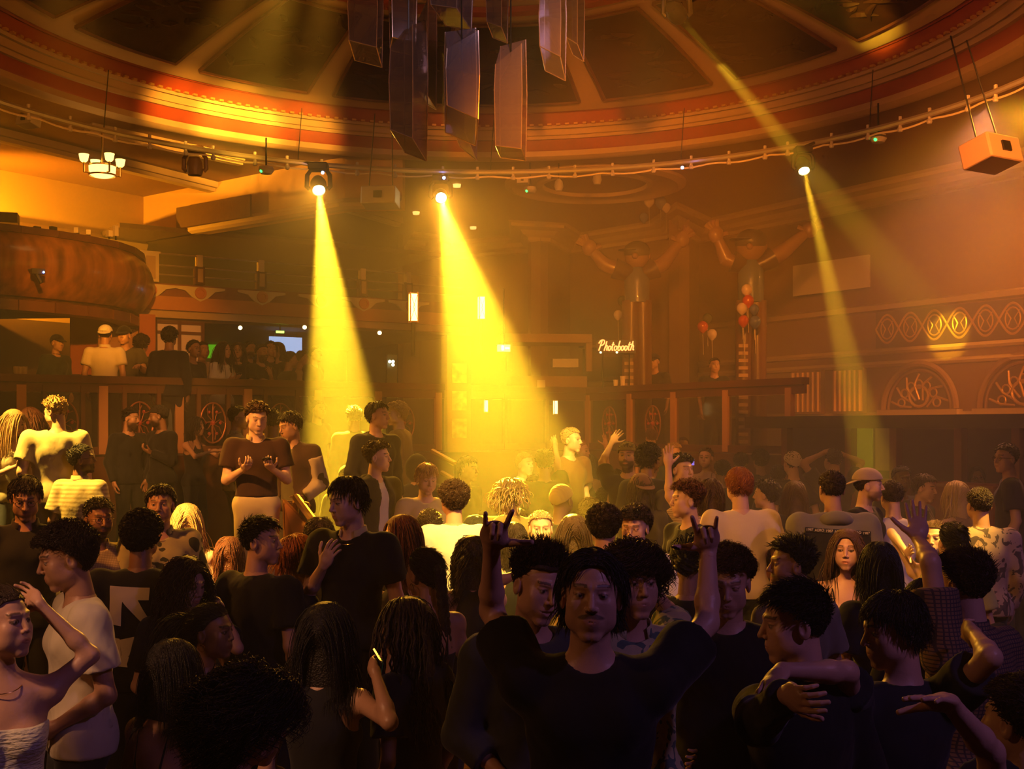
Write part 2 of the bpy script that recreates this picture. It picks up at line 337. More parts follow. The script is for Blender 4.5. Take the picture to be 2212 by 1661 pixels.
# style: length, curl amplitude, turns, thickness of the cap, bumps on it, direction mode, side factor
STY = dict(
    short=(.022, .003, 1, .007, .002, 'fwd', .25), crop=(.036, .003, 1, .012, .004, 'fwd', .22), fringe=(.075, .004, .8, .015, .003, 'fall', .7),
    spiky=(.042, .005, 1, .011, .005, 'up', .18), swept=(.060, .004, 1, .014, .004, 'side', .2), curly=(.036, .009, 2.6, .019, .008, 'out', .55),
    afro=(.032, .007, 3, .024, .008, 'out', .85), curlytop=(.040, .009, 2.6, .018, .008, 'out', .12), curtain=(.125, .003, .5, .010, .003, 'wing', .9),
    bowl=(.110, .002, .5, .016, .002, 'fall', .95), long=(.44, .006, .8, .012, .003, 'part', 1), longwavy=(.42, .018, 2.4, .015, .005, 'part', 1),
    bob=(.20, .005, .8, .014, .003, 'part', 1), back=(.07, .001, .5, .006, .001, 'back', 1), dreads=(.17, .008, 1.6, .014, .006, 'out', .9),
    braids=(.50, .006, 5, .010, .004, 'part', 1), mop=(.10, .016, 2.2, .022, .008, 'out', .9), fade=(.012, .002, 1, .006, .001, 'fwd', .3), bald=(.0, 0, 0, .001, 0, 'fwd', .3))
def hair_mesh(o, hc, Rh, d, rng, gravity, sh_pts):
    """cap of hair plus hundreds of tapering locks; everything returned in body space"""
    st = o.get('hair', 'short'); L, ca, ct, th, bn, mode, side = STY[st]; L *= o.get('hl', 1)
    near = d < 5.5; mid = d < 9.5
    n, rad, K = (1500, .0021, 9) if near else ((620, .0034, 7) if mid else (240, .0058, 5))
    if st in ('braids', 'dreads'): n, rad, K = (230, .0048, 13) if near else ((130, .0062, 9) if mid else (90, .0075, 6))
    if st in ('long', 'longwavy', 'braids', 'bob', 'mop') and not st == 'braids': n = int(n*1.35)
    if st in ('curly', 'afro', 'curlytop', 'mop'): n = int(n*1.3); K += 4
    if st in ('bald', 'fade'): n = 0
    hz = HL_Z.copy()
    if o.get('f') or st in ('long', 'curtain', 'bowl', 'mop'): hz = hz+np.array([.002, 0, -.008, -.012, -.012, -.01, -.01])
    hp = max(.0030, .0005*d) if near else max(.0042, .00062*d)
    long_ = st in ('long', 'longwavy', 'braids', 'bob', 'mop')
    cl = min(L, .34)
    def cap(Q):
        z = Q[:, 2]; k = np.clip((z-.0)/.07, 0, 1)*(1-side)+side
        if long_ or st in ('curtain', 'bowl'): k = np.ones(len(Q), f32)
        d_ = s_ell(Q, CC, CR)-(.002+th*k)
        if bn: d_ = d_+bn*wob(Q, 1.4 if st in ('curly', 'afro', 'curlytop') else .8, o['seed'])*k
        cut = smax(d_, (hairline(Q, hz)-z+.005*wob(Q, 1.6, o['seed']))*.7, .008)
        if long_:
            c = s_ell(Q, A3(0, -.050, -cl*.42), A3(.082, .056, cl*.62+.03))+.004*wob(Q, .7, o['seed']); c = smax(c, z-.06, .01); cut = smin(cut, c, .02)
        return cut
    ext = .07+th; lo = (-.13-th, -.15-th, (-cl-.12 if long_ else -.12)); hi = (.13+th, .13+th, .16+th)
    V, Q = snet(cap, lo, hi, hp); parts = []
    toB = lambda X: (X @ Rh.T+hc).astype(f32)
    parts.append((toB(V), Q))
    if n:
        u = rng.normal(size=(n*3, 3)).astype(f32); u /= np.linalg.norm(u, axis=1)[:, None]
        if mode in ('part', 'fall', 'out', 'up', 'fwd'): pass
        R = CC+u*CR; R = R[(R[:, 2] > hairline(R, hz)+.002)][:n]; n = len(R); nr = (R-CC)/CR; nr /= np.linalg.norm(nr, axis=1)[:, None]
        zz = R[:, 2]; k = np.clip((zz-.01)/.07, 0, 1)*(1-side)+side
        if long_ or mode in ('part', 'wing'): k = np.ones(n)
        Ls = L*k*rng.uniform(.7, 1.1, n); sx = np.sign(R[:, 0]+rng.normal(size=n)*.006); sx[sx == 0] = 1
        one = np.ones(n); zr = np.zeros(n)
        T = {'fwd': np.stack([R[:, 0]*2, one, one*.1], 1), 'up': np.stack([R[:, 0]*5, one*.35, one*1.2], 1), 'side': np.stack([one*.9*o.get('swp', 1), one*.3, one*.25], 1),
             'back': np.stack([-R[:, 0]*6, -one, -one*.15+R[:, 2]*0], 1), 'wing': np.stack([sx*1.0, -one*.30, -1.4*np.abs(nr[:, 0])], 1), 'part': np.stack([sx*.9, one*.15-.5*(R[:, 1] < 0), -.3-1.3*np.abs(nr[:, 0])], 1),
             'fall': np.stack([R[:, 0]*9, (R[:, 1]+.035)*9, -one*.2], 1), 'out': np.stack([R[:, 0]*4, R[:, 1]*4, one*.1], 1)}[mode].astype(f32)
        T = T-nr*(T*nr).sum(1)[:, None]; T /= np.linalg.norm(T, axis=1)[:, None]+1e-5
        upk = dict(fwd=.35, up=1.3, side=.45, back=.02, part=.04, fall=.12, out=.9, wing=.03)[mode]
        D = T+nr*upk+rng.normal(size=(n, 3))*(.10 if mode in ('part', 'back') else .22); D /= np.linalg.norm(D, axis=1)[:, None]
        g = (gravity @ Rh); gk = dict(fwd=.10, up=.0, side=.15, back=.1, part=1.0, fall=.65, out=.16, wing=.5)[mode]
        if st in ('dreads', 'mop'): gk = .5
        infl = th*.75; kf = (lambda z: np.ones(len(z))) if (long_ or st in ('curtain', 'bowl') or mode == 'part') else (lambda z: np.clip(z/.07, 0, 1)*(1-side)+side)
        Pp = R+nr*((.001+th*.95*kf(R[:, 2]))[:, None]); path = [Pp.copy()]; sp = sh_pts
        for j in range(K-1):
            stp = (Ls/(K-1))[:, None]; D = D+g*gk*(.55 if j == 0 else 1)*(6.0/K); D /= np.linalg.norm(D, axis=1)[:, None]; Pp = Pp+D*stp
            e = CR+(.0025+th*kf(Pp[:, 2])+rad*.5)[:, None]; q = (Pp-CC)/e; r = np.linalg.norm(q, axis=1); ins = r < 1
            Pp[ins] = CC+(q[ins]/r[ins][:, None])*e[ins]
            if long_:
                e2 = A3(.066, .085, .12); c2 = A3(0, .0, -.03); q = (Pp-c2)/e2; r = np.linalg.norm(q, axis=1); ins = r < 1; Pp[ins] = c2+(q[ins]/r[ins][:, None])*e2
                W = Pp @ Rh.T+hc
                for a, b, rr in sp:
                    ab = b-a; t = np.clip(((W-a) @ ab)/(ab @ ab), 0, 1); v = W-a-t[:, None]*ab; dd = np.linalg.norm(v, axis=1)+1e-6; ii = dd < rr
                    W[ii] = (a+t[:, None]*ab)[ii]+v[ii]/dd[ii][:, None]*rr
                Pp = (W-hc) @ Rh
            if j > 0: D = (Pp-path[-1]); D /= np.linalg.norm(D, axis=1)[:, None]+1e-6
            path.append(Pp.copy())
        X = np.stack(path, 1)                                      # n,K,3
        if st not in ('long', 'back'):
            lens = np.linspace(0, 1, K)[None]; ph = rng.uniform(0, 6.28, n)[:, None]+lens*ct*6.28*rng.uniform(.8, 1.2, n)[:, None]
            tn = np.gradient(X, axis=1); tn /= np.linalg.norm(tn, axis=2)[:, :, None]+1e-6; s1 = np.cross(tn, nr[:, None, :]); s1 /= np.linalg.norm(s1, axis=2)[:, :, None]+1e-6; s2 = np.cross(tn, s1)
            am = (ca*np.minimum(lens*3, 1))[:, :, None]; X = X+am*(np.cos(ph)[:, :, None]*s1+np.sin(ph)[:, :, None]*s2)
        tn = np.gradient(X, axis=1); tn /= np.linalg.norm(tn, axis=2)[:, :, None]+1e-6
        s1 = np.cross(tn, nr[:, None, :]); s1 /= np.linalg.norm(s1, axis=2)[:, :, None]+1e-6; s2 = np.cross(s1, tn)
        tp = np.linspace(0, 1, K); w = rad*(1-tp**2.2*.85) if st not in ('braids', 'dreads') else rad*(1-.5*tp**4)*(1+.22*np.sin(tp*K*2.6))
        w = (w[None, :, None])*rng.uniform(.7, 1.3, n)[:, None, None]
        ring = np.stack([X+s1*w, X+s2*w*.8, X-s1*w, X-s2*w*.5], 2)  # n,K,4,3
        base = (np.arange(n)[:, None, None]*K+np.arange(K-1)[None, :, None])*4; c = np.arange(4)[None, None]
        q = np.stack([base+c, base+(c+1) % 4, base+4+(c+1) % 4, base+4+c], -1).reshape(-1, 4)
        parts.append((toB(ring.reshape(-1, 3)), q))
    ex = o.get('tail')                                            # bun, pony, braid
    if ex:
        kind = ex[0]
        if kind == 'bun':
            c = A3(*ex[1]); r = ex[2]
            parts.append((lambda v: (toB(v[0]), v[1]))(snet(lambda Q: s_sph(Q, c, r)+.006*np.sin(Q[:, 2]*190+Q[:, 0]*120), c-r*1.5, c+r*1.5, hp)))
        elif kind == 'braid':
            a = A3(*ex[1]); b = A3(*ex[2]); m = 21 if near or mid else 10; R0 = ex[3]
            def bf(Q):
                dd = np.full(len(Q), 9., f32)
                for i in range(m):
                    t = i/(m-1); p = a+(b-a)*t+A3((.010 if i % 2 else -.010)*R0/.02, 0, 0); dd = smin(dd, s_ell(Q, p, A3(.8, .8, 1.15)*R0*(1-.3*t**2)), .006)
                return dd
            parts.append((lambda v: (toB(v[0]), v[1]))(snet(bf, np.minimum(a, b)-.06, np.maximum(a, b)+.06, hp)))
        elif kind == 'pony':
            a = A3(*ex[1]); L2 = ex[2]; m = 200 if mid else 70; K2 = 8; D = A3(0, -.8, .2)+rng.normal(size=(m, 3))*.25; Pp = a+rng.normal(size=(m, 3))*.012; pt = [Pp.copy()]; g = gravity @ Rh
            for j in range(K2-1):
                D = D+g*.45; D /= np.linalg.norm(D, axis=1)[:, None]; Pp = Pp+D*L2/(K2-1)*rng.uniform(.8, 1.1, (m, 1)); pt.append(Pp.copy())
            X = np.stack(pt, 1); w = (rad*1.6*(1-np.linspace(0, 1, K2)**2*.8))[None, :, None]
            ring = np.stack([X+A3(1, 0, 0)*w, X+A3(0, 1, 0)*w, X-A3(1, 0, 0)*w, X-A3(0, 1, 0)*w], 2); base = (np.arange(m)[:, None, None]*K2+np.arange(K2-1)[None, :, None])*4; c = np.arange(4)[None, None]
            parts.append((toB(ring.reshape(-1, 3)), np.stack([base+c, base+(c+1) % 4, base+4+(c+1) % 4, base+4+c], -1).reshape(-1, 4)))
    return parts
# ---- hands: curl of index, middle, ring, little finger and thumb; spread
HAND = dict(open=((.10, .08, .10, .16), .15, .16, .9), relax=((.45, .55, .65, .75), .35, .05, .5), fist=((1.45, 1.5, 1.5, 1.5), 1.0, 0, .45),
            point=((.05, 1.4, 1.5, 1.5), .2, .05, .9), horns=((.08, 1.35, 1.4, .12), .15, .14, 1.1), grip=((.95, 1.0, 1.05, 1.1), .75, .03, .8), phone=((.75, .8, .85, .95), .55, .05, .8), claw=((.5, .5, .55, .6), .4, .2, .9))
def hand_sdf(P, W, a, n, side, pose, s=1.0):
    """W wrist, a along the hand, n out of the palm, side +1 when the thumb lies towards b = a x n"""
    cur, tc, spr, th = HAND[pose]; a = a/np.linalg.norm(a); n = n-a*(n @ a); n = n/np.linalg.norm(n); b = np.cross(a, n)*side
    L = np.stack([(P-W) @ b, (P-W) @ a, (P-W) @ n], 1)/s
    d = s_ell(L, A3(0, .048, 0), A3(.040, .052, .0165)); d = smin(d, s_cap(L, A3(0, .0, 0), A3(0, .03, 0), .0205, .024), .02)
    d = smin(d, s_ell(L, A3(.022, .030, .008), A3(.017, .028, .015)), .012)
    for i, (x, ln, r) in enumerate(((.028, .076, .0086), (.0095, .084, .0088), (-.0095, .078, .0084), (-.0275, .062, .0074))):
        p = A3(x, .084-abs(x-.005)*.25, 0); an = 0.; sp = (x/.03)*spr
        for sg, (fr, ck) in enumerate(((.46, .55), (.30, 1.0), (.24, .75))):
            an += cur[i]*ck; v = A3(math.sin(sp)*math.cos(an), math.cos(an)*math.cos(sp), math.sin(an)); q = p+v*ln*fr*1.0
            d = smin(d, s_cap(L, p, q, r*(1-.08*sg), r*(1-.08*(sg+1))), .005 if sg == 0 else .0025); p = q
    p = A3(.026, .022, .006); an = th
    for sg, (ln, r) in enumerate(((.038, .0135), (.032, .0102), (.024, .009))):
        v = A3(math.sin(an), math.cos(an)*.9, .25+tc*.35*sg); v = v/np.linalg.norm(v); q = p+v*ln
        d = smin(d, s_cap(L, p, q, r, r*.9), .008 if sg == 0 else .003); p = q; an -= tc*.55
    return d*s
WARN = []
PEOPLE = []
def person(px, py, s, yaw, label, hair='short', hc='dark', tone='fair', top='tee', tc=(.012, .012, .014), d=None, by=None, f=0, lvl=0, R='d', L='d', lean=0, pitch=0, roll=0, wide=1.0, group=None, **o):
    """px,py head centre and s head height in the photo; yaw 0 faces the camera, 90 image right; by = body yaw"""
    o.update(hair=hair, hc=hc, f=f); o['seed'] = len(PEOPLE)*1.7; rng = np.random.default_rng(len(PEOPLE)*7+3)
    d = d or 609.0/s; by = yaw if by is None else by
    H = at(px, py, d); floor = {0: 0, 1: .55, 2: 1.75}[lvl]
    if o.get('kneel'): floor = H[2]-1.63
    th = PI+math.radians(by); Mz = Matrix.Rotation(th, 3, 'Z')
    cosb, sinb = math.cos(th), math.sin(th); Rb = np.array([[cosb, -sinb, 0], [sinb, cosb, 0], [0, 0, 1]], f32)       # local -> world
    hh = H[2]-floor; hz = hh                                                # head centre height above the floor
    Rh = np.array((Matrix.Rotation(math.radians(yaw-by), 3, 'Z') @ Matrix.Rotation(-math.radians(pitch), 3, 'X') @ Matrix.Rotation(math.radians(roll), 3, 'Y')), f32)
    hcl = A3(0, 0, hz)                                                      # head centre in body space, feet offset solved below
    nb = hcl+Rh @ A3(0, -.030, -.115)*.6+A3(0, -.018, -.115); zP = nb[2]-.55; yl = math.tan(math.radians(lean))
    shy = lambda z: -(nb[2]-z)*yl
    org = H-Vector((0, 0, hz)); 
    root = bpy.data.objects.new('person', None); COL.objects.link(root); root.location = (org[0], org[1], floor); root.rotation_euler = (0, 0, th)
    root.empty_display_size = .1; tag(root, label, 'person', group or 'people dancing and standing in the hall')
    sw = (.178 if not f else .152)*wide; tw = wide*(1 if not f else .86)
    hipy = shy(zP)+nb[1]
    toL = lambda w: (np.array(w-root.location, f32) @ Rb)
    S = {'R': A3(sw, nb[1]-.006, nb[2]-.055), 'L': A3(-sw, nb[1]-.006, nb[2]-.055)}
    UA, FA = .285 if not f else .265, .25 if not f else .235
    def solve(Sl, px_, py_, Ln, sg):
        Sw = Vector(Rb @ Sl)+root.location; r = Vector(((px_-CX)/F, 1, (HY-py_)/F)); c = Vector((0, 0, CZ)); q = c-Sw
        a, b, c2 = r.dot(r), r.dot(q), q.dot(q)-Ln*Ln; disc = b*b-a*c2
        if disc < 0:
            Y = -b/a; mm = (c+r*Y-Sw).length
            if mm > Ln*1.25: WARN.append((label[:30], 'limb', round(mm, 2), Ln))
            return toL(c+r*Y)
        return toL(c+r*((-b+sg*math.sqrt(disc))/a))
    arms = {}
    for sd, spec in (('R', R), ('L', L)):
        g = 1 if sd == 'R' else -1; s0 = S[sd].copy(); pose = 'relax'; nrm = A3(-g*.9, .35, 0)
        if isinstance(spec, str):
            k = spec
            if k == 'd': E = s0+A3(g*.055, -.035, -.27); W = E+A3(g*-.01, .09, -.225); hd = A3(0, .15, -1)
            elif k == 'b': E = s0+A3(g*.06, -.05, -.27); W = E+A3(-g*.10, .17, -.12); hd = A3(-g*.4, .6, -.4)
            elif k == 'f': E = s0+A3(g*.05, .02, -.27); W = E+A3(-g*.14, .18, .10); hd = A3(-g*.3, .8, .4); pose = 'phone'; nrm = A3(0, -.4, 1)
            elif k == 'c': E = s0+A3(g*.04, .06, -.25); W = E+A3(-g*.16, .10, .16); hd = A3(-g*.5, .1, .8); nrm = A3(0, -1, .1); pose = 'claw'
            elif k == 'h': E = s0+A3(g*.16, .05, .22); W = hcl+A3(g*.10, .03, .08); hd = A3(-g*.8, 0, .4); nrm = A3(-g*.3, 0, -1)
            elif k == 'u': E = s0+A3(g*.14, .06, .23); W = E+A3(g*.0, .04, .24); hd = A3(0, .1, 1); nrm = A3(0, 1, 0); pose = 'open'
            elif k == 'r': E = s0+A3(g*.10, .12, -.23); W = E+A3(-g*.0, .22, .06); hd = A3(0, 1, 0); nrm = A3(0, 0, -1)     # resting on a rail
            elif k == 'o': E = s0+A3(g*.10, .20, -.14); W = E+A3(-g*.16, .16, .08); hd = A3(-g*.8, .4, 0); nrm = A3(0, -.3, -1)
        else:
            e, w, h = spec[0], spec[1], spec[2]; pose = spec[3] if len(spec) > 3 else 'relax'
            E = solve(s0, e[0], e[1], UA, e[2]); W = solve(E, w[0], w[1], FA, w[2]); T = solve(W, h[0], h[1], .17, h[2]); hd = T-W
            if len(spec) > 4: nrm = (np.array(spec[4], f32) @ Rb)
            else: nrm = np.cross(hd, A3(0, 0, 1))*g+A3(0, .2, 0)
        arms[sd] = (s0, E, W, hd/np.linalg.norm(hd), nrm, pose, g)
    nk0 = hcl+Rh @ A3(0, -.022, -.045); cz = nb[2]; fat = o.get('fat', 1.0)
    def warp(P):
        Q = P.copy(); Q[:, 1] -= nb[1]+np.where(P[:, 2] < nb[2], -(nb[2]-P[:, 2])*yl, 0); Q[:, 2] -= cz; return Q
    def torso(P, e=0.0):
        Q = warp(P); d_ = s_ell(Q, A3(0, -.008, -.17), A3(sw*.93, .108*fat, .175)+e)
        X = Q.copy(); X[:, 0] = np.abs(X[:, 0])
        d_ = smin(d_, s_cap(X, A3(.02, -.012, -.035), A3(sw-.004, -.012, -.062), .052+e, .052+e), .05)
        d_ = smin(d_, s_ell(Q, A3(0, 0, -.36), A3(.142*tw*fat, .100*fat, .16)+e), .06)
        d_ = smin(d_, s_ell(Q, A3(0, -.008, -.53), A3(.168*(wide if not f else .98), .115*fat, .13)+e), .06)
        if f: d_ = smin(d_, s_sph(X, A3(.068, .070, -.205), .058+e), .035)
        else: d_ = smin(d_, s_sph(X, A3(.072, .050, -.150), .055+e), .05)
        return d_
    hips = [A3(.088, hipy, zP+.02), A3(-.088, hipy, zP+.02)]
    def legs(P, e=0.0, e2=None):
        e2 = e if e2 is None else e2; d_ = None
        for i, h in enumerate(hips):
            g = 1 if i == 0 else -1; kn = A3(g*.105, hipy*.45+.03, (zP)*.53); an = A3(g*.115, -.02, .07)
            c = smin(s_cap(P, h, kn, .088*fat+e, .056+e), s_cap(P, kn, an, .054+e2, .038+e2), .03); c = smin(c, s_cap(P, an-A3(0, 0, .03), an+A3(g*.02, .13, -.04), .036+e, .030+e), .02) if e == 0 else c
            d_ = c if d_ is None else np.minimum(d_, c)
        return d_
    def arm(P, sd, e=0.0):
        s0, E, W, hd, n_, ps, g = arms[sd]; af = .80 if f else .93; d_ = s_cap(P, s0, E, .049*wide*af+e, .037*wide*af+e)
        m = E+(W-E)*.28; d_ = smin(d_, smin(s_cap(P, E, m, .035*wide*af+e, .037*wide*af+e), s_cap(P, m, W, .037*wide*af+e, .0245*af+e), .02), .02); return d_
    def neck(P): return s_cap(P, nk0, nb+A3(0, -.01, -.02), .052 if not f else .044, .060 if not f else .052)
    def body(P):
        d_ = smin(torso(P), neck(P), .04)
        for sd in 'RL': d_ = smin(d_, arm(P, sd), .03)
        return smin(d_, legs(P), .03)
    hb = max(.010, .0015*d); hh_ = max(.0026, .00044*d)
    js = [x for sd in 'RL' for x in arms[sd][:3]]; lo = np.min([j-.09 for j in js]+[A3(-.24, -.22+hipy, .0)], axis=0); hi = np.max([j+.09 for j in js]+[A3(.24, .24, nb[2]+.03)], axis=0)
    lo[2] = 0 if o.get('legs') else max(0, zP-.25)
    Vb, Qb = snet(body, lo, hi, hb)
    toQ = lambda P: (P-hcl) @ Rh
    hl_ = hcl+A3(-.15, -.15, -.155); hu_ = hcl+A3(.15, .16, .15)
    Vh, Qh = snet(lambda P: smin(head_sdf(toQ(P), f, o.get('open', 0)), neck(P), .020), hl_, hu_, hh_)
    tn = np.array(TONE[tone], f32)
    if len(Qb):                                                    # drop the torso's neck cap that lies inside the head
        pass
    C = [np.ones((len(Vb), 3), f32)*tn, head_col(toQ(Vh), tn, o)]; parts = [(Vb, Qb), (Vh, Qh)]
    for sd in 'RL':
        s0, E, W, hd, n_, ps, g = arms[sd]
        if spec_hidden(o, sd): continue
        hs = max(.0032, .00048*d); v = snet(lambda P: smin(hand_sdf(P, W, hd, n_, g if not o.get('flip'+sd) else -g, ps, .98 if not f else .9), s_cap(P, E, W, (.030 if f else .035)*wide, .0235 if not f else .0195), .012), W-.20, W+.20, hs)
        keep = (v[0]-W) @ ((W-E)/np.linalg.norm(W-E)) > -.04; q = v[1][keep[v[1]].all(1)]; parts.append((v[0], q)); C.append(np.ones((len(v[0]), 3), f32)*tn)
    skin = mat('skin', (.5, .3, .2), .42, attr=True, bump=.06, bscale=90)
    np_mesh('body', parts, [skin], root, cols=np.concatenate(C))
    # hair
    grav = A3(0, 0, -1)
    sh_pts = [(A3(sw, nb[1], nb[2]-.055), A3(-sw, nb[1], nb[2]-.055), .068), (A3(.06, nb[1]-.01, nb[2]-.10), A3(.06, nb[1]-.03, nb[2]-.5), .10), (A3(-.06, nb[1]-.01, nb[2]-.10), A3(-.06, nb[1]-.03, nb[2]-.5), .10)]
    hm = mat('hair_'+hc, HAIRC[hc], .42, bump=.5, bscale=160, spec=.45)
    cw = o.get('cap')
    if hair != 'bald':
        hp_ = hair_mesh(o, hcl, Rh, d, rng, grav, sh_pts)
        np_mesh('hair', hp_, [hm], root)
    if cw: headwear(cw, root, hcl, Rh, hh_, o)
    # clothes
    cm = tc if isinstance(tc, bpy.types.Material) else cloth_mat(tc)
    kind = top; off = dict(tee=.016, long=.018, jacket=.022, tank=.010, cami=.009, strapless=.010, crop=.010, shirt=.020, polo=.013, halter=.009)[kind]; off *= (1 if not f else .7)
    hemz = zP+o.get('hem', dict(crop=.22, jacket=-.04).get(kind, -.03)); slv = dict(tee=.66, shirt=.72, polo=.62, long=2, jacket=2).get(kind, 0); wr = .0065 if d < 12 else .004
    nw = A3(0, nb[1]+.022, nb[2]+.035)
    def cloth(P):
        d_ = torso(P, off)
        if hemz < zP:
            for h in hips: d_ = smin(d_, s_cap(P, h, h-A3(0, 0, .16), .098*fat+off, .098*fat+off), .05)
        if slv:
            for sd in 'RL':
                s0, E, W, hd, n_, ps, g = arms[sd]; ax = (E-s0)/np.linalg.norm(E-s0)
                if slv > 1:
                    a = smin(s_cap(P, s0, E, .054*wide+off, .046+off), s_cap(P, E, W, .043+off, .034+off*.8), .02); ax2 = (W-E)/np.linalg.norm(W-E); fr = o.get('cuff', .97); a = smax(a, (P-(E+(W-E)*fr)) @ ax2, .006)
                else:
                    t1 = s0+(E-s0)*slv; a = s_cap(P, s0-ax*.01, t1+ax*.05, .056*wide+off, .052*wide+off+.016); a = smax(a, (P-t1) @ ax, .006)
                d_ = smin(d_, a, .035)
        d_ = d_+wr*(wob(P*A3(1, 1, .7), .62, o['seed'])+.55*wob(P*A3(1.2, 1, .8), 1.5, o['seed']+2))*(1 if kind not in ('cami', 'tank', 'strapless', 'crop', 'halter') else .4)
        d_ = smax(d_, hemz-P[:, 2], .006)
        Q = warp(P); X = Q.copy(); X[:, 0] = np.abs(X[:, 0])
        if kind in ('tank', 'halter'): d_ = smax(d_, -s_ell(X, A3(sw+.0, 0, -.05), A3(.075, .14, .12)), .006); d_ = smax(d_, -s_ell(Q, A3(0, .05, .0), A3(.065, .10, .11)), .006)
        elif kind in ('cami', 'strapless', 'crop'): d_ = smax(d_, P[:, 2]-(nb[2]-.155-.04*(Q[:, 1] < 0)), .006)
        else:
            d_ = smin(d_, s_cap(P, nk0+(nb-nk0)*.62, nb+A3(0, 0, -.03), .056, .075), .03) if kind in ('jacket',) else d_
            d_ = smax(d_, -s_ell(Q, A3(0, .016, .032), A3(.068, .075, .062 if not o.get('vneck') else .115)), .006)
        if o.get('open_front'): d_ = smax(d_, -(np.maximum(np.abs(Q[:, 0])-.035-.10*np.clip(-Q[:, 2]*.6, 0, .6), .03-Q[:, 1])), .006)
        return d_
    if kind != 'none':
        lo2 = lo.copy()-.03; lo2[2] = hemz-.03; hi2 = hi+.03; np_mesh({'tee': 'shirt', 'long': 'sweater', 'shirt': 'shirt', 'polo': 'polo_shirt', 'cami': 'camisole', 'strapless': 'bustier', 'crop': 'crop_top', 'tank': 'tank_top', 'halter': 'halter_top'}.get(kind, kind), [snet(cloth, lo2, hi2, hb)], [cm], root)
    if o.get('sleeves'):
        def slf(P):
            d_ = None
            for sd in 'RL':
                s0, E, W, hd, n_, ps, g = arms[sd]; a = smin(s_cap(P, s0, E, .060*wide+off, .050+off), s_cap(P, E, W, .048+off, .040+off*.8), .02)+wr*wob(P, .9, o['seed']); ax2 = (W-E)/np.linalg.norm(W-E); ax = (E-s0)/np.linalg.norm(E-s0)
                a = smax(smax(a, (P-(E+(W-E)*.96)) @ ax2, .006), (s0+ax*.035-P) @ ax, .006); d_ = a if d_ is None else np.minimum(d_, a)
            return d_
        np_mesh('jacket_sleeves', [snet(slf, lo2, hi2, hb)], [cloth_mat(o['sleeves'])], root)
    if kind == 'cami' or kind == 'crop':
        m = MB()
        for g in (1, -1):
            m.tube([(g*.075, nb[1]+.10, nb[2]-.15), (g*.085, nb[1]+.07, nb[2]-.06), (g*.090, nb[1], nb[2]-.004), (g*.08, nb[1]-.07, nb[2]-.04), (g*.065, nb[1]-.115, nb[2]-.20)], .005, 6)
        m.build('strap', cm if not o.get('strapc') else cloth_mat(o['strapc']), root, True)
    if kind in ('polo', 'shirt') or o.get('collar'):
        m = MB(); pts = []; c_ = nb+A3(0, .006, .018)
        for i in range(15):
            a = math.radians(-148+296*i/14)-PI/2; pts.append(Vector((c_[0]+.072*math.cos(a), c_[1]+.066*math.sin(a), c_[2]+.018-.030*max(0, math.sin(a)))))
        for j, (r, z) in enumerate(((1.0, .022), (1.10, -.012), (1.02, -.016))):
            for p in pts: m.v.append((c_[0]+(p[0]-c_[0])*r, c_[1]+(p[1]-c_[1])*r, p[2]+z))
        for j in range(2):
            for i in range(14): m.f.append((j*15+i, j*15+i+1, j*15+16+i, j*15+15+i)); m.c.append(0)
        cob = m.build('collar', cloth_mat(o['collar']) if o.get('collar') else cm, root, True); md = cob.modifiers.new('thick', 'SOLIDIFY'); md.thickness = .004
    if o.get('hood'):
        m = MB(); m.tube([A3(math.cos(a)*.098, nb[1]-.02-math.sin(a)*.075, nb[2]+.005-.035*math.cos(a)**2+.0) for a in np.linspace(-.35, PI+.35, 13)], [.022+.026*math.sin(PI*i/12) for i in range(13)], 10); m.build('hood', cm, root, True)
    if o.get('inner'):
        im = cloth_mat(o['inner'])
        np_mesh('undershirt', [snet(lambda P: smax(smax(torso(P, .008), hemz+.03-P[:, 2], .005), -s_ell(warp(P), A3(0, .012, .030), A3(.064, .075, .060)), .006), lo2, hi2, hb)], [im], root)
    # trousers or skirt
    pm = cloth_mat(o.get('pc', (.014, .014, .018)))
    lo3 = A3(-.30, min(-.25, hipy-.22), 0); hi3 = A3(.30, max(.27, hipy+.2), zP+.17)
    if o.get('skirt'): pf = lambda P: smax(smax(smin(torso(P, .012), s_cap(P, A3(0, hipy, zP+.02), A3(0, hipy*.7, zP-.25), .13, .17), .05), P[:, 2]-(zP+.12), .005), (zP-.30)-P[:, 2], .005)
    else: pf = lambda P: smax(smin(smax(torso(P, .010), P[:, 2]-(zP+.09), .005), smax(legs(P, .014, .024)+.003*wob(P, .5), .012-P[:, 2], .01), .03), P[:, 2]-(zP+.10), .005)
    np_mesh('skirt' if o.get('skirt') else 'trousers', [snet(pf, lo3, hi3, hb*(1.15 if o.get('legs') else 1.7))], [pm], root)
    if o.get('legs'):
        for g in (1, -1):
            m = MB(); m.ball((g*.125, .05, .045), .05, 12, sc=(.95, 2.7, .9)); m.build('shoe', cloth_mat((.6, .5, .4) if o.get('legs') == 2 else (.02, .02, .02)), root, True)
    if o.get('glasses'):
        m = MB(); gm = mat('spectacle_metal', (.25, .16, .08), .25, .9)
        for g in (1, -1):
            c = A3(g*.033, .094, .008); pts = [hcl+Rh @ (c+A3(.021*math.cos(a), -.004*abs(math.cos(a)), .018*math.sin(a))) for a in np.linspace(0, 2*PI, 15)]; m.tube(pts, .0016, 5, cap=False)
            m.tube([hcl+Rh @ A3(g*.054, .088, .012), hcl+Rh @ A3(g*.074, .06, .012), hcl+Rh @ A3(g*.081, -.01, .010)], .0015, 5)
        m.tube([hcl+Rh @ A3(-.012, .095, .011), hcl+Rh @ A3(.012, .095, .011)], .0014, 5); m.build('glasses', gm, root, True)
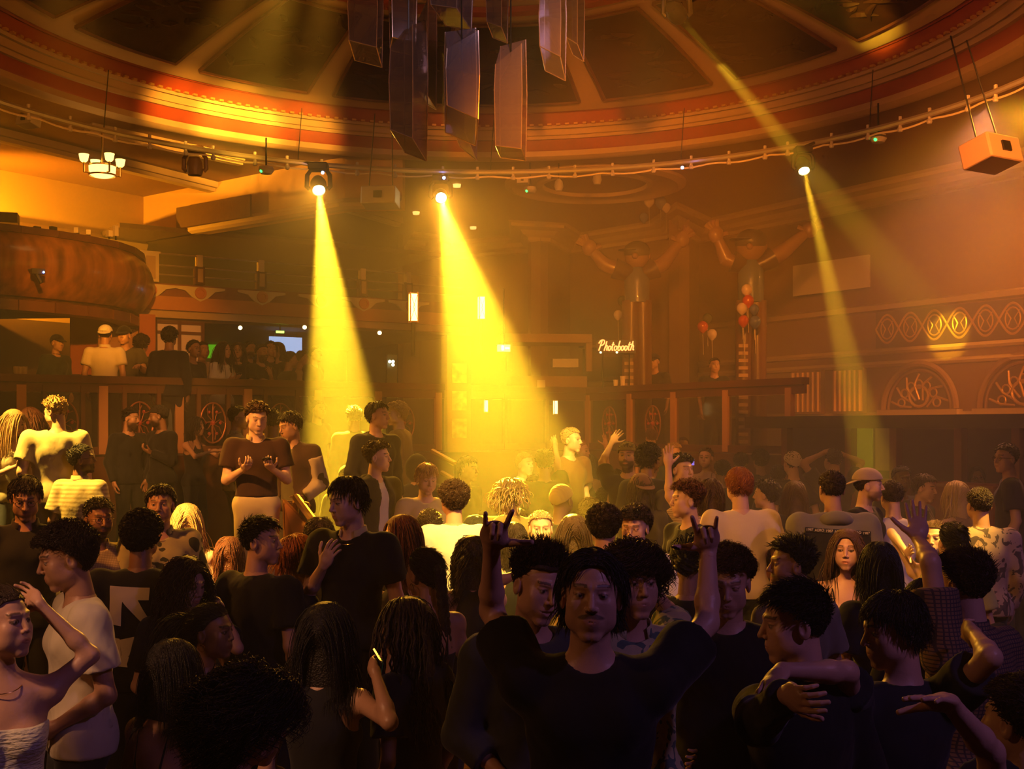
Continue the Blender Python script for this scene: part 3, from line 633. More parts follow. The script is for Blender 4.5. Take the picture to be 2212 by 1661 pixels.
    if o.get('earring'):
        for g in (1, -1):
            m = MB(); c = hcl+Rh @ A3(g*.081, -.006, -.050); rr = o['earring']; m.tube([c+A3(0, rr*math.cos(a), -rr+rr*math.sin(a)+.01) for a in np.linspace(0, 2*PI, 13)], .0016, 5, cap=False); m.build('earring', mat('gold_metal', (.8, .5, .15), .25, 1), root, True)
    if o.get('chain'):
        m = MB(); c_ = nb+A3(0, .006, -.004); m.tube([c_+A3(.072*math.cos(a), .070*math.sin(a)+.012, -.030*max(0, math.sin(a))-.004) for a in np.linspace(0, 2*PI, 25)], .0020, 5, cap=False); m.build('neck_chain', mat('gold_metal', (.8, .5, .15), .25, 1), root, True)
    root['_'] = 0; del root['_']
    PEOPLE.append((root, arms, dict(hc=hcl, Rh=Rh, nb=nb, Rb=Rb, zP=zP, sw=sw)))
    return PEOPLE[-1]
def spec_hidden(o, sd): return sd in o.get('nohand', '')
def cloth_mat(c):
    if isinstance(c, bpy.types.Material): return c
    if isinstance(c, str): return {'cream': lambda: cloth_mat((.62, .55, .42)), 'white': lambda: cloth_mat((.78, .74, .68))}[c]()
    return mat('cloth_%02x%02x%02x' % tuple(int(min(x, 1)*255) for x in c), c, .88, bump=.35, bscale=9, sheen=.1, stretch=(1, 1, .5))
def headwear(cw, root, hcl, Rh, h, o):
    kind, col = cw[0], cw[1]; m_ = cloth_mat(col); toB = lambda X: (X @ Rh.T+hcl).astype(f32); h = max(h, .004)
    if kind in ('cap', 'capback'):
        g = 1 if kind == 'cap' else -1
        def dome(Q):
            d_ = s_ell(Q, A3(0, -.012, .045), A3(.094, .114, .096)); return smax(d_, (.048+.20*np.maximum(0, -Q[:, 1]*g-.0)*.25)-Q[:, 2], .004)
        V, Q = snet(dome, (-.12, -.14, .02), (.12, .13, .16), h)
        bill = lambda Q: smax(smax(s_ell(Q, A3(0, g*.080-.012, .040), A3(.082, .100, .060)), np.abs(Q[:, 2]-.056+.5*np.maximum(0, Q[:, 1]*g-.08)+1.8*Q[:, 0]**2)-.0045, .002), .04-Q[:, 1]*g, .004)
        B = snet(bill, (-.1, -.2, -.02), (.1, .2, .12), min(h, .004)); np_mesh('cap', [(toB(V), Q), (toB(B[0]), B[1])], [m_], root)
    elif kind in ('durag', 'scarf', 'beanie'):
        low = -.05 if kind == 'scarf' else .0
        def dome(Q):
            d_ = s_ell(Q, A3(0, -.014, .034), A3(.091, .111, .100))+.0012*np.sin(Q[:, 1]*260+Q[:, 2]*90); lim = np.interp(np.abs(np.arctan2(Q[:, 0], Q[:, 1]+.012)), HL_A, np.array([.058, .056, .050, .036, .030, low, low-.03]))
            return smax(d_, lim-Q[:, 2], .004)
        V, Q = snet(dome, (-.12, -.15, -.10), (.12, .13, .16), h); ps = [(toB(V), Q)]
        if kind == 'scarf':
            def drape(Q): return smax(smax(s_ell(Q, A3(0, -.01, -.07), A3(.10, .11, .15)), -s_ell(Q, A3(0, .07, -.02), A3(.062, .09, .090)), .008), Q[:, 2]-.05, .01)
            B = snet(drape, (-.13, -.15, -.24), (.13, .13, .08), h); ps.append((toB(B[0]), B[1]))
        np_mesh({'durag': 'durag', 'scarf': 'headscarf', 'beanie': 'beanie'}[kind], ps, [m_], root)
    elif kind == 'hood':
        def hd(Q): return smax(smax(s_ell(Q, A3(0, -.03, .0), A3(.115, .13, .15)), -s_ell(Q, A3(0, .09, -.01), A3(.070, .11, .095)), .01), -.15-Q[:, 2], .01)
        V, Q = snet(hd, (-.15, -.19, -.18), (.15, .13, .17), h*1.3); np_mesh('raised_hood', [(toB(V), Q)], [m_], root)
    elif kind == 'sunglasses':
        m = MB(); gm = mat('sunglass_lens', (.01, .01, .012), .08, .0, coat=1)
        for g in (1, -1):
            c = A3(g*.034, .070, .118); M = Matrix(Rh.tolist())
            m.ball(hcl+Rh @ c, .027, 12, sc=(1, .25, .8), M=M); m.tube([hcl+Rh @ A3(g*.06, .065, .118), hcl+Rh @ A3(g*.085, .0, .09), hcl+Rh @ A3(g*.085, -.03, .06)], .002, 5)
        m.build('sunglasses', gm, root, True)
# ------------------------------------------------------------------ the hall
PLA = mat('plaster_warm', (.26, .13, .06), .75, bump=.08, bscale=6, vary=.15, vscale=.6)
PAL = mat('plaster_pale', (.50, .34, .20), .6, bump=.05, bscale=8, vary=.12, vscale=.8)
RED = mat('paint_red', (.30, .045, .018), .5, vary=.2, vscale=1.2)
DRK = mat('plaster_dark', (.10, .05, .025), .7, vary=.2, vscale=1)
MUR = mat('ceiling_dark_panel', (.030, .008, .004), .6, spec=.18, bump=.9, bscale=2.2, vary=.5, vscale=2.5, stretch=(1, 1, 1))
WOO = mat('wood_red', (.11, .032, .014), .35, vary=.35, vscale=3, stretch=(1, 1, .2))
OAK = mat('wood_curved', (.26, .095, .028), .28, vary=.75, vscale=2.0, stretch=(3.0, 3.0, .25), coat=.2)  # vertical streaks put the glossy folds' highlights and shade into the colour
BLK = mat('metal_black', (.012, .012, .014), .45, .3)
GRY = mat('housing_grey', (.42, .38, .34), .5)
STL = mat('steel_tube', (.62, .55, .45), .35, .7)
BRS = mat('brass', (.75, .48, .16), .3, 1)
GOLD = mat('gilt', (.60, .34, .10), .4, .4)
CREAM = mat('paint_cream', (.70, .58, .38), .5)
CARP = patmat('carpet', 'camo', (.07, .022, .014), (.16, .09, .035), 3.2, .95)
STG = mat('stage_floor', (.06, .035, .02), .5, vary=.3)
GLS = mat('glass_dark', (.05, .035, .02), .08, trans=.0, alpha=.35, spec=.6)
def struct(o, label=None): o['kind'] = 'structure'; return o
DC = (-.37, 12.3)
# floor and levels
m = MB(); m.box((0, 11, -.06), (34, 38, .12)); struct(m.build('floor', CARP))
E_ = Vector((.833, .553, 0)); W_ = Vector((-.553, .833, 0)); NB = Vector((.553, -.833, 0)); NR = Vector((-.833, -.553, 0))
def line(x0, y0, d, n):
    p0 = Vector((x0, y0, 0))
    def g(px, py=None, off=0, z=None):
        k = (px-CX)/F; q = p0+n*off; t = (k*q.y-q.x)/(d.x-k*d.y); P = q+d*t; zz = z if z is not None else CZ+(HY-py)/F*P.y
        return Vector((P.x, P.y, zz))
    return g
RWL = line(7.86, 18.2, W_, NR)          # right wall
BAL = line(-5.98, 19.0, E_, NB)         # balcony front
PLF = line(-6.05, 14.0, E_, NB)         # rail of the raised platform, left run
PLR = line(1.19, 18.8, -W_, NR)         # rail of the platform, right run
def wall(name, pts, z0, z1, m_, th=.2, back=None):
    b = MB(); n = len(pts)
    for i in range(n-1):
        p, q = Vector(pts[i]), Vector(pts[i+1]); d = (q-p).normalized(); nn = Vector((d.y, -d.x))*th
        if back: nn = -nn
        V = [(p.x, p.y, z0), (q.x, q.y, z0), (q.x-nn.x, q.y-nn.y, z0), (p.x-nn.x, p.y-nn.y, z0)]; V += [(v[0], v[1], z1) for v in V]
        b.add(V, [(0, 3, 2, 1), (4, 5, 6, 7), (0, 1, 5, 4), (1, 2, 6, 5), (2, 3, 7, 6), (3, 0, 4, 7)])
    return struct(b.build(name, m_))
def cornice(name, pts, prof, m_, parent=None):
    """prof: list of (offset towards the room, z)"""
    b = MB(); n = len(pts); P = [Vector(p) for p in pts]; off = []
    for i in range(n):
        ns = []
        for a, c in ((i-1, i), (i, i+1)):
            if 0 <= a and c < n: d = (P[c]-P[a]).normalized(); ns.append(Vector((d.y, -d.x)))
        v = sum(ns, Vector((0, 0))); v.normalize(); off.append(v/max(.4, v.dot(ns[0])))
    for o_, z in prof:
        for i in range(n): b.v.append((P[i].x+off[i].x*o_, P[i].y+off[i].y*o_, z))
    for j in range(len(prof)-1):
        for i in range(n-1): b.f.append((j*n+i, j*n+i+1, (j+1)*n+i+1, (j+1)*n+i)); b.c.append(0)
    return b.build(name, m_, parent)
H0 = 6.3
cp = lambda px, py, z=H0: tuple(at(px, py, (z-CZ)*F/(HY-py))[:2])
BK = [cp(870, 506), cp(905, 510), cp(957, 530), cp(1147, 512), cp(1147, 486), cp(1184, 488), cp(1231, 516), cp(1447, 481), cp(1467, 459), cp(1510, 489)]
rr = RWL(2212, z=0); RWE = [(rr.x, rr.y), (rr.x+.553*9, rr.y-.833*9)]
wall('wall_back', BK, 0, H0, PLA)
wall('wall_right', [BK[-1]]+RWE, 0, H0, PLA)
prof = [(.0, 5.95), (.06, 5.97), (.06, 6.04), (.16, 6.08), (.22, 6.16), (.40, 6.20), (.40, 6.26), (.46, 6.298)]
struct(cornice('trim_1', BK+RWE, prof, PAL))
struct(cornice('trim_2', [BK[-1]]+RWE, [(0, 4.12), (.14, 4.14), (.18, 4.22), (.05, 4.26), (0, 4.27)], PAL))
wA0, wA1, wB1 = cp(-260, 318), cp(310, 425), cp(745, 338)
wall('wall_left_lower', [wA0, wA1], 0, 3.9, DRK)  # dark colour stands in for shade where the balcony wash spills under
wall('wall_left', [wA0, wA1], 3.9, H0, mat('plaster_ochre', (.58, .34, .13), .7, vary=.1, vscale=.5))
wall('wall_bulkhead', [wA1, wB1, (wB1[0]+.9, wB1[1]-.1)], 5.48, H0, MATS['plaster_ochre'])
struct(cornice('trim_3', [wA1, wB1, (wB1[0]+.9, wB1[1]-.1)], [(0, 5.46), (.10, 5.46), (.16, 5.50), (.16, 5.56), (.06, 5.60), (0, 5.66)], PAL))
struct(cornice('trim_4', [wA0, wA1], [(0, 5.30), (.10, 5.32), (.14, 5.42), (.02, 5.50)], PAL))
# side walls behind the viewer's field, closing the room
wall('wall_near', [(13.0, 10.6), (13, -5), (-13, -5), (-13, 14.5), wA0], 0, H0, DRK, back=False)
# ceilings
m = MB(); m.lathe([(5.98, H0), (19.5, H0), (19.5, H0+.15), (5.98, H0+.15)], (DC[0], DC[1], 0), 96); struct(m.build('ceiling', mat('ceiling_flat', (.22, .10, .045), .7, vary=.15, vscale=.5)))
def dome(name, prof, m_, n=128): b = MB(); b.lathe(prof, (DC[0], DC[1], 0), n); return struct(b.build(name, m_, None, True))
dome('trim_5', [(6.12, 6.30), (6.12, 6.24), (5.98, 6.22), (5.90, 6.26), (5.90, 6.34)], PAL)
dome('trim_6', [(5.90, 6.34), (5.88, 6.36), (5.86, 6.50)], RED)
dome('trim_7', [(5.86, 6.50), (5.78, 6.49), (5.76, 6.56), (5.74, 6.56), (5.70, 6.53), (5.68, 6.62), (5.62, 6.63), (5.58, 6.60), (5.56, 6.64)], PAL)
dome('trim_8', [(5.56, 6.64), (5.54, 6.66), (5.52, 6.82), (5.47, 6.80), (5.44, 6.83)], RED)
m = MB()
for i in range(260):
    a = 2*PI*i/260; m.box((DC[0]+5.53*math.cos(a), DC[1]+5.53*math.sin(a), 6.645), (.05, .06, .028), a)
struct(m.build('trim_9', GOLD))
def dz(r): return 7.72-.033*r*r+.0002*r**3                      # the saucer of the dome
dome('ceiling_dome', [(5.44, 6.83), (5.40, 6.80)]+[(r, dz(r)) for r in np.linspace(5.34, .02, 14)], PAL)
dome('trim_10', [(2.95, dz(2.95)-.02), (2.92, dz(2.9)-.07), (2.80, dz(2.8)-.07), (2.78, dz(2.78)-.01)], RED)
for k in range(16):
    a0 = math.radians(-27.5+22.5*k+2.15); a1 = math.radians(-27.5+22.5*(k+1)-2.15)
    b = MB(); R_ = np.linspace(5.08, 3.15, 7); A_ = np.linspace(a0, a1, 9); Z = -.045
    ring = [(r, a) for r in R_ for a in A_]
    for r, a in ring: b.v.append((DC[0]+r*math.sin(a), DC[1]+r*math.cos(a), dz(r)+Z))
    for j in range(6):
        for i in range(8): b.f.append((j*9+i, j*9+i+1, (j+1)*9+i+1, (j+1)*9+i)); b.c.append(0)
    pn = b.build('ceiling_panel', MUR); md = pn.modifiers.new('t', 'SOLIDIFY'); md.thickness = .035; md.offset = 0
    fr = MB(); edge = [(5.10, a0), (5.10, (a0+a1)/2), (5.10, a1)]
    Pf = lambda r, a: Vector((DC[0]+r*math.sin(a), DC[1]+r*math.cos(a), dz(r)-.055))
    pts = [Pf(5.08, a) for a in A_]+[Pf(r, a1) for r in R_]+[Pf(3.15, a) for a in A_[::-1]]+[Pf(r, a0) for r in R_[::-1]]
    fr.tube(pts, .028, 6); fr.build('frame', WOO, pn)
    rl = MB(); rg = random.Random(k)                              # carved foliage swags in relief
    for q in range(16):
        am = a0+(a1-a0)*rg.uniform(.12, .88); rm = rg.uniform(3.4, 4.85); L = rg.uniform(.15, .5); cv = rg.uniform(-2.5, 2.5); hd = rg.uniform(-.8, .8)
        pts = []
        for i in range(7):
            t = (i/6-.5)*L; x = t*math.cos(hd)-cv*t*t*math.sin(hd); y = t*math.sin(hd)+cv*t*t*math.cos(hd); a = am+x/rm; r = rm+y
            a = min(max(a, a0+.02), a1-.02); r = min(max(r, 3.2), 5.02); pts.append(Pf(r, a)-Vector((0, 0, .012)))
        rl.tube(pts, [.012, .03, .045, .05, .04, .028, .01], 6)
    rl.build('relief', MUR, pn); pn['kind'] = 'structure'
# ceiling mouldings on the left and the round recess
def ctrim(name, px0, py0, px1, py1, w, h, m_, z=H0):
    p, q = cp(px0, py0, z), cp(px1, py1, z); b = MB(); b.beam((p[0], p[1], z-h/2), (q[0], q[1], z-h/2), w, h); b.beam((p[0], p[1], z-h-.03), (q[0], q[1], z-h-.03), w*.55, .06); return struct(b.build(name, m_))
ctrim('trim_11', -80, 262, 600, 430, .30, .10, PAL); ctrim('trim_12', 190, 267, 520, 338, .22, .08, PAL); ctrim('trim_13', 560, 380, 860, 470, .25, .12, PAL)
rc = at(1285, 396, H0-CZ and (H0-CZ)*F/(HY-396))
m = MB(); m.lathe([(1.55, H0), (1.55, H0-.05), (1.42, H0-.09), (1.34, H0-.05), (1.30, H0-.02), (1.0, H0-.02), (.98, H0-.06), (.90, H0-.06), (.88, H0)], (rc.x, rc.y, 0), 64); struct(m.build('trim_14', PAL, None, True))
# ---- right wall: frieze, pilasters, arches with tracery, white panel
def rw(px, py, off=0): return RWL(px, py, off)
def rwbox(b, x0, y0, x1, y1, o0, o1):
    V = [rw(x0, y1, o0), rw(x1, y1, o0), rw(x1, y1, o1), rw(x0, y1, o1), rw(x0, y0, o0), rw(x1, y0, o0), rw(x1, y0, o1), rw(x0, y0, o1)]
    a, c = V[0].z, V[4].z
    zb = (rw((x0+x1)/2, y1).z, rw((x0+x1)/2, y0).z)
    for i, v in enumerate(V): v.z = zb[0] if i < 4 else zb[1]
    b.add(V, [(0, 3, 2, 1), (4, 5, 6, 7), (0, 1, 5, 4), (1, 2, 6, 5), (2, 3, 7, 6), (3, 0, 4, 7)])
zc = lambda z: [(0, z-.05), (.10, z-.04), (.13, z), (.10, z+.05), (0, z+.06)]
for i, z in enumerate((3.42, 3.20, 2.32)): struct(cornice('trim_%d' % (15+i), [BK[-1]]+RWE, zc(z), PAL))
U = lambda px: RWL(px, z=0)
def onw(u, z, off=0):  # u metres along the wall from px 2212 point towards the far corner
    p = Vector((rr.x, rr.y, 0))+W_*u+NR*off; return Vector((p.x, p.y, z))
def uof(px): return (U(px)-Vector((rr.x, rr.y, 0))).dot(W_)
fz = MB(); u0, u1 = -1.5, uof(1895); n = 9; st = (u1-u0)/n
for i in range(n):
    for ph in (0, 1):
        pts = []
        for j in range(17):
            t = j/16; pts.append(onw(u0+st*(i+t), 3.80+.24*math.sin(PI*t+(PI if ph else 0))*1.0, .03))
        fz.tube(pts, .022, 6)
    c = u0+st*(i+.5); fz.tube([onw(c+.13*math.cos(a), 3.80+.17*math.sin(a), .03) for a in np.linspace(0, 2*PI, 17)], .018, 6)
    for s_ in (-1, 1): fz.tube([onw(c+s_*.10, 3.66, .03), onw(c+s_*.03, 3.80, .04), onw(c+s_*.12, 3.93, .03)], .014, 5)
fo = MB(); fo.beam(onw(u0, 3.79, .03), onw(u1, 3.79, .03), .02, .62)
tag(fo.build('carved_frieze', DRK), 'long carved plaster frieze of interlaced ovals high on the right wall', 'frieze')
fro = bpy.data.objects['carved_frieze']; fz.build('relief', GOLD, fro, True)
for k, (xa, xb, lab) in enumerate(((1717, 1782, 'fluted plaster pilaster nearest the far corner of the right wall'), (1808, 1872, 'fluted plaster pilaster between the far one and the first arch'))):
    b = MB(); ua, ub = uof(xa), uof(xb); b.beam(onw((ua+ub)/2, 2.36, .05), onw((ua+ub)/2, 3.16, .05), .001, .001)
    rz = math.atan2(W_.y, W_.x); c = onw((ua+ub)/2, 2.76, .05); b = MB(); b.box(c, (abs(ua-ub), .1, .80), rz)
    t = tag(b.build('pilaster', PLA), lab, 'pilaster', 'fluted pilasters of the right wall')
    for i in range(6):
        f_ = MB(); uu = ua+(ub-ua)*(i+.5)/6; f_.tube([onw(uu, 2.40, .11), onw(uu, 3.12, .11)], .045, 8); f_.build('flute', GOLD, t, True)
def arch(cpx, rpx, lab):
    uc = uof(cpx); R = abs(uof(cpx-rpx)-uof(cpx)); zb = 2.42; t = empty('blind_arch', onw(uc, zb, 0), 0, lab, 'arch', 'round blind arches of the right wall'); org = onw(uc, zb, 0)
    L = lambda u, z, o=0: onw(uc+u, zb+z, o)-org
    b = MB(); b.tube([L(R*math.cos(a), R*math.sin(a)*1.05, .06) for a in np.linspace(0, PI, 25)], .055, 8); b.tube([L(R*.86*math.cos(a), R*.9*math.sin(a), .05) for a in np.linspace(0, PI, 25)], .025, 6); b.build('arch_moulding', PLA, t, True)
    b = MB(); V = [L(0, 0, .02)]+[L(R*.95*math.cos(a), R*.98*math.sin(a), .02) for a in np.linspace(0, PI, 21)]; b.add(V, [(0, i, i+1) for i in range(1, 21)]); s_ = b.build('back_panel', DRK, t); s_.modifiers.new('t', 'SOLIDIFY').thickness = .01
    b = MB()
    for i in range(7):
        a = PI*(i+.5)/7; c, s = math.cos(a), math.sin(a); b.tube([L(R*.22*c, R*.22*s, .04), L(R*.5*c+.08*s, R*.5*s-.08*c+.05, .06), L(R*.8*c, R*.82*s, .04)], .02, 6)
        b.tube([L(R*.5*c+.07*math.cos(q), R*.55*s+.07*math.sin(q)+.02, .05) for q in np.linspace(0, 2*PI, 11)], .016, 5)
    b.tube([L(R*.26*math.cos(q), R*.30+R*.24*math.sin(q), .05) for q in np.linspace(0, 2*PI, 17)], .025, 6); b.build('tracery', GOLD, t, True)
    b = MB(); b.beam(L(-R*1.1, -.06, .06), L(R*1.1, -.06, .06), .16, .10); b.build('sill', PAL, t)
arch(1989, 76, 'plain hazy round arch with faint leaf tracery beside the pilasters'); arch(2216, 96, 'round arch with sharp gilt leaf tracery at the right edge above the golden lit ledge')
b = MB()
V = [rw(1716, 637, .05), rw(1880, 624, .05), rw(1880, 552, .05), rw(1716, 573, .05)]; zt = (V[2].z+V[3].z)/2; zb = (V[0].z+V[1].z)/2
V[0].z = V[1].z = zb; V[2].z = V[3].z = zt; V += [v+NR*.04 for v in V]; b.add(V, [(0, 1, 2, 3), (7, 6, 5, 4), (0, 4, 5, 1), (1, 5, 6, 2), (2, 6, 7, 3), (3, 7, 4, 0)])
tag(b.build('projection_board', mat('board_white', (.62, .52, .45), .6)), 'blank pale rectangular board fixed high on the hazy right wall', 'board')
# ---- gallery balcony on the left
gz0, gz1 = 3.86, 4.45
b = MB(); p0, p1 = BAL(296, z=0), BAL(1010, z=0)
def strip(b, za, zb, oa, ob):
    A, B = Vector(p0)+NB*0, Vector(p1); q = [Vector((A.x, A.y, 0))+NB*oa, Vector((B.x, B.y, 0))+NB*oa, Vector((B.x, B.y, 0))+NB*ob, Vector((A.x, A.y, 0))+NB*ob]
    V = [(v.x, v.y, za) for v in q]+[(v.x, v.y, zb) for v in q]; b.add(V, [(0, 3, 2, 1), (4, 5, 6, 7), (0, 1, 5, 4), (1, 2, 6, 5), (2, 3, 7, 6), (3, 0, 4, 7)])
strip(b, 4.24, gz1, 0, -.2); gb = struct(b.build('wall_gallery_front', mat('fascia_brown', (.22, .07, .03), .5)))
b = MB(); strip(b, 4.02, 4.24, .06, -.2); struct(b.build('trim_18', mat('fascia_gold', (.50, .20, .06), .45)))
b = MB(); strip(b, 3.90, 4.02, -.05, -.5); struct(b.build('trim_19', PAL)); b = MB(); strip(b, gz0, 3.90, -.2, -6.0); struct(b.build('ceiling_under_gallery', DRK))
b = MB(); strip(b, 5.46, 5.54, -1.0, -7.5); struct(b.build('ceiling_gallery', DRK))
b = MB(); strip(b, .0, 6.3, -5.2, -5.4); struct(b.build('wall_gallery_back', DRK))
t = empty('gallery_railing', BAL(296, z=gz1), 0, 'thin steel tube railing along the upper left gallery', 'railing'); o_ = BAL(296, z=gz1)
for z in (4.93, 4.74, 4.59):
    b = MB(); b.tube([BAL(312, z=z)-o_, BAL(1000, z=z)-o_], .016, 6); b.build('rail', STL, t, True)
POSTS = ((323, .17, 'cream panelled gallery post beside the curved wooden balcony'), (430, .10, 'second gallery post from the curved wooden balcony'), (563, .10, 'gallery post left of the bright left beam'), (690, .10, 'gallery post lost in the bright left beam'), (782, .10, 'gallery post just right of the left beam'), (880, .10, 'gallery post above the large hanging lantern'))
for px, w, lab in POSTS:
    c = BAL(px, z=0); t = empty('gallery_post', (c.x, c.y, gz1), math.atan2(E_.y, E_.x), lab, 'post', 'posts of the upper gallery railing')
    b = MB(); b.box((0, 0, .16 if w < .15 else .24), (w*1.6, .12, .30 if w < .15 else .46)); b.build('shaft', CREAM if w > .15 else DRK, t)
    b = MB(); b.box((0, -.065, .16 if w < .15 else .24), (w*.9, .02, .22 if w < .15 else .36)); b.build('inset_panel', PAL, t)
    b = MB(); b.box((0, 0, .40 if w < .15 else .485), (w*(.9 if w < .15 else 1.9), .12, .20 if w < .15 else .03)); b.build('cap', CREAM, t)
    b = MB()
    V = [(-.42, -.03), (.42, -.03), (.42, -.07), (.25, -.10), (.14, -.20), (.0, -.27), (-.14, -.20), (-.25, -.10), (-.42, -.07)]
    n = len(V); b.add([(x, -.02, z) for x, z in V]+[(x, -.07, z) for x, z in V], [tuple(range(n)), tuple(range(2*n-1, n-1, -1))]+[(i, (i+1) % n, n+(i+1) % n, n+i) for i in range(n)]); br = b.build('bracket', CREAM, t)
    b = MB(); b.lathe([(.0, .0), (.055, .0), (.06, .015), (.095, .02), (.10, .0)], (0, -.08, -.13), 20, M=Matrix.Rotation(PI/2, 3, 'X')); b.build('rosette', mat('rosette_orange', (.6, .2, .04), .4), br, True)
# curved wooden balcony
b = MB(); pl = []
for px, Y in ((-420, 14.4), (-300, 14.7), (-180, 15.0), (-60, 15.35), (40, 15.75), (120, 16.15), (190, 16.6), (245, 17.05), (282, 17.6), (300, 18.2), (304, 18.8)): pl.append(Vector(at(px, HY, Y)[:2]))
nv = 12; n = len(pl); nrms = []
for i in range(n):
    d = (pl[min(i+1, n-1)]-pl[max(i-1, 0)]).normalized(); nrms.append(Vector((d.y, -d.x)))
for j in range(nv+1):
    v = j/nv; bu = .30*math.sin(PI*min(1, v*1.02))**.7-.18*(1-v)
    for i in range(n):
        q = pl[i]+nrms[i]*bu; b.v.append((q.x, q.y, 3.80+.92*v))
for j in range(nv):
    for i in range(n-1): b.f.append((j*n+i, j*n+i+1, (j+1)*n+i+1, (j+1)*n+i)); b.c.append(0)
t = tag(b.build('curved_balcony', OAK, None, True), 'bulging polished wooden balcony box at the upper left', 'balcony')
b = MB(); 
for i in range(n-1):
    q0, q1 = pl[i], pl[i+1]; b.beam((q0.x, q0.y, 4.74), (q1.x, q1.y, 4.74), .16, .09)
b.build('handrail', WOO, t)
b = MB()
for i in range(n-1):
    q0, q1 = pl[i]-nrms[i]*.15, pl[i+1]-nrms[i+1]*.15; b.beam((q0.x, q0.y, 3.74), (q1.x, q1.y, 3.74), .30, .14)
b.build('base_moulding', WOO, t)
b = MB(); V = [(p.x, p.y, 3.86) for p in pl]+[(pl[-1].x-8, pl[-1].y+1, 3.86), (-13, 15, 3.86)]; b.add(V, [tuple(range(len(V)))]); b.build('underside', DRK, t)
# ---- raised platform, stage step
def deck(name, pts, z0, z1, m_): b = MB(); n = len(pts); b.add([(p[0], p[1], z0) for p in pts]+[(p[0], p[1], z1) for p in pts], [tuple(range(n))[::-1], tuple(range(n, 2*n))]+[(i, (i+1) % n, n+(i+1) % n, n+i) for i in range(n)]); return struct(b.build(name, m_))
A0, A1, A2 = PLF(-330, z=0), PLF(1268, z=0), PLR(1740, z=0)
deck('floor_platform', [A0, A1, A2, A2-NR*7, A1-NB*6+W_*0, A0-NB*7], 0, 1.75, WOO)
deck('floor_stage', [A0+NB*4.6, PLF(900, z=0)+NB*4.2, PLF(930, z=0)+NB*.02, A0+NB*.02], 0, .55, STG)
def mid(a, b_, t): return a+(b_-a)*t
def rail_run(fn, xa, xb, posts, lab, medals, plab):
    o = fn(xa, z=1.75); t = empty('platform_railing', o, 0, lab, 'railing')
    b = MB(); b.beam(fn(xa, z=2.70)-o, fn(xb, z=2.70)-o, .14, .09); b.build('handrail', WOO, t)
    b = MB(); b.beam(fn(xa, z=2.60)-o, fn(xb, z=2.60)-o, .05, .12); b.build('top_rail', WOO, t)
    b = MB(); b.beam(fn(xa, z=1.82)-o, fn(xb, z=1.82)-o, .06, .10); b.build('bottom_rail', WOO, t)
    for px, w in posts:
        b = MB(); c = fn(px, z=2.2)-o; b.box(c, (w, .08, .84), math.atan2((fn(xb, z=0)-fn(xa, z=0)).y, (fn(xb, z=0)-fn(xa, z=0)).x)); b.build('post', mat('post_pale_wood', (.42, .20, .09), .4) if w > .08 else WOO, t)  # wider posts get the paler wood
    for i in range(len(plab)):
        a, c = plab[i]; b = MB(); b.beam(fn(a, z=2.20)-o, fn(c, z=2.20)-o, .012, .66); b.build('glass_panel', GLS, t)
    for px in medals:
        c = fn(px, z=2.17, off=.03)-o; d = (fn(px+10, z=0)-fn(px, z=0)).normalized(); b = MB(); P_ = lambda x, z: c+d*x+Vector((0, 0, z))
        b.tube([P_(.17*math.cos(a), .26*math.sin(a)) for a in np.linspace(0, 2*PI, 25)], .012, 6); b.tube([P_(0, -.25), P_(0, .25)], .008, 5)
        for q in range(9):
            a = 2*PI*q/9; b.tube([P_(.03*math.cos(a), .04*math.sin(a)), P_(.09*math.cos(a+.3), .14*math.sin(a+.3)), P_(.15*math.cos(a), .22*math.sin(a))], .007, 5)
        md = b.build('medallion', mat('medallion_bronze', (.30, .10, .04), .4, .4), t, True)
        for q in range(7):
            a = 2*PI*q/6; b = MB(); k = 0 if q == 6 else 1; b.ball(P_(.10*k*math.cos(a), .16*k*math.sin(a)), .022 if k else .034, 8); b.build('flower', mat('medallion_red', (.42, .06, .03), .5), md, True)
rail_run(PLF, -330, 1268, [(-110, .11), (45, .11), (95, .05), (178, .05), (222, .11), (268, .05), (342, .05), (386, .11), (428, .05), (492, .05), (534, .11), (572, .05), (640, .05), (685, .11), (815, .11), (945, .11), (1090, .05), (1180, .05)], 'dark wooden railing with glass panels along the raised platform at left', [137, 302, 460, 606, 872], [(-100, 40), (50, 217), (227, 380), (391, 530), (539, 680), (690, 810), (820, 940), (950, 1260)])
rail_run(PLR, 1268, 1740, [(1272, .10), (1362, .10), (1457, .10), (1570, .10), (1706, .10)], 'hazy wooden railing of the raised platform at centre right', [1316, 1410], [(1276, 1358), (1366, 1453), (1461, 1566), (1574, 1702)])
# ---- the booth under the right wall
BO = line(3.35, 14.2, -W_, NR)
t = empty('seating_booth', BO(1640, z=0), 0, 'dark red seating booth with glass windows below the right wall', 'booth'); o_ = BO(1640, z=0)
b = MB(); b.beam(BO(1640, z=2.17)-o_, BO(2420, z=2.17)-o_, .5, .14); b.build('canopy', mat('booth_dark', (.05, .018, .016), .5), t)
b = MB(); b.beam(BO(1640, z=1.06)-o_-NR*.55, BO(2420, z=1.06)-o_-NR*.55, .06, 2.1); b.build('back_panel', mat('booth_maroon', (.055, .016, .016), .6), t)
for px in (1700, 1838, 1935, 2075, 2200, 2330):
    b = MB(); b.box(BO(px, z=1.45)-o_, (.09, .10, 1.32), math.atan2(W_.y, W_.x)); b.build('post', mat('booth_post', (.22, .06, .05), .5), t)
b = MB(); b.beam(BO(1842, z=1.86, off=-.3)-o_, BO(1885, z=1.86, off=-.3)-o_, .02, .48); b.build('green_window', mat('green_glow_glass', (.25, .30, .04), .4, emit=(.4, .42, .02), es=.10), t)
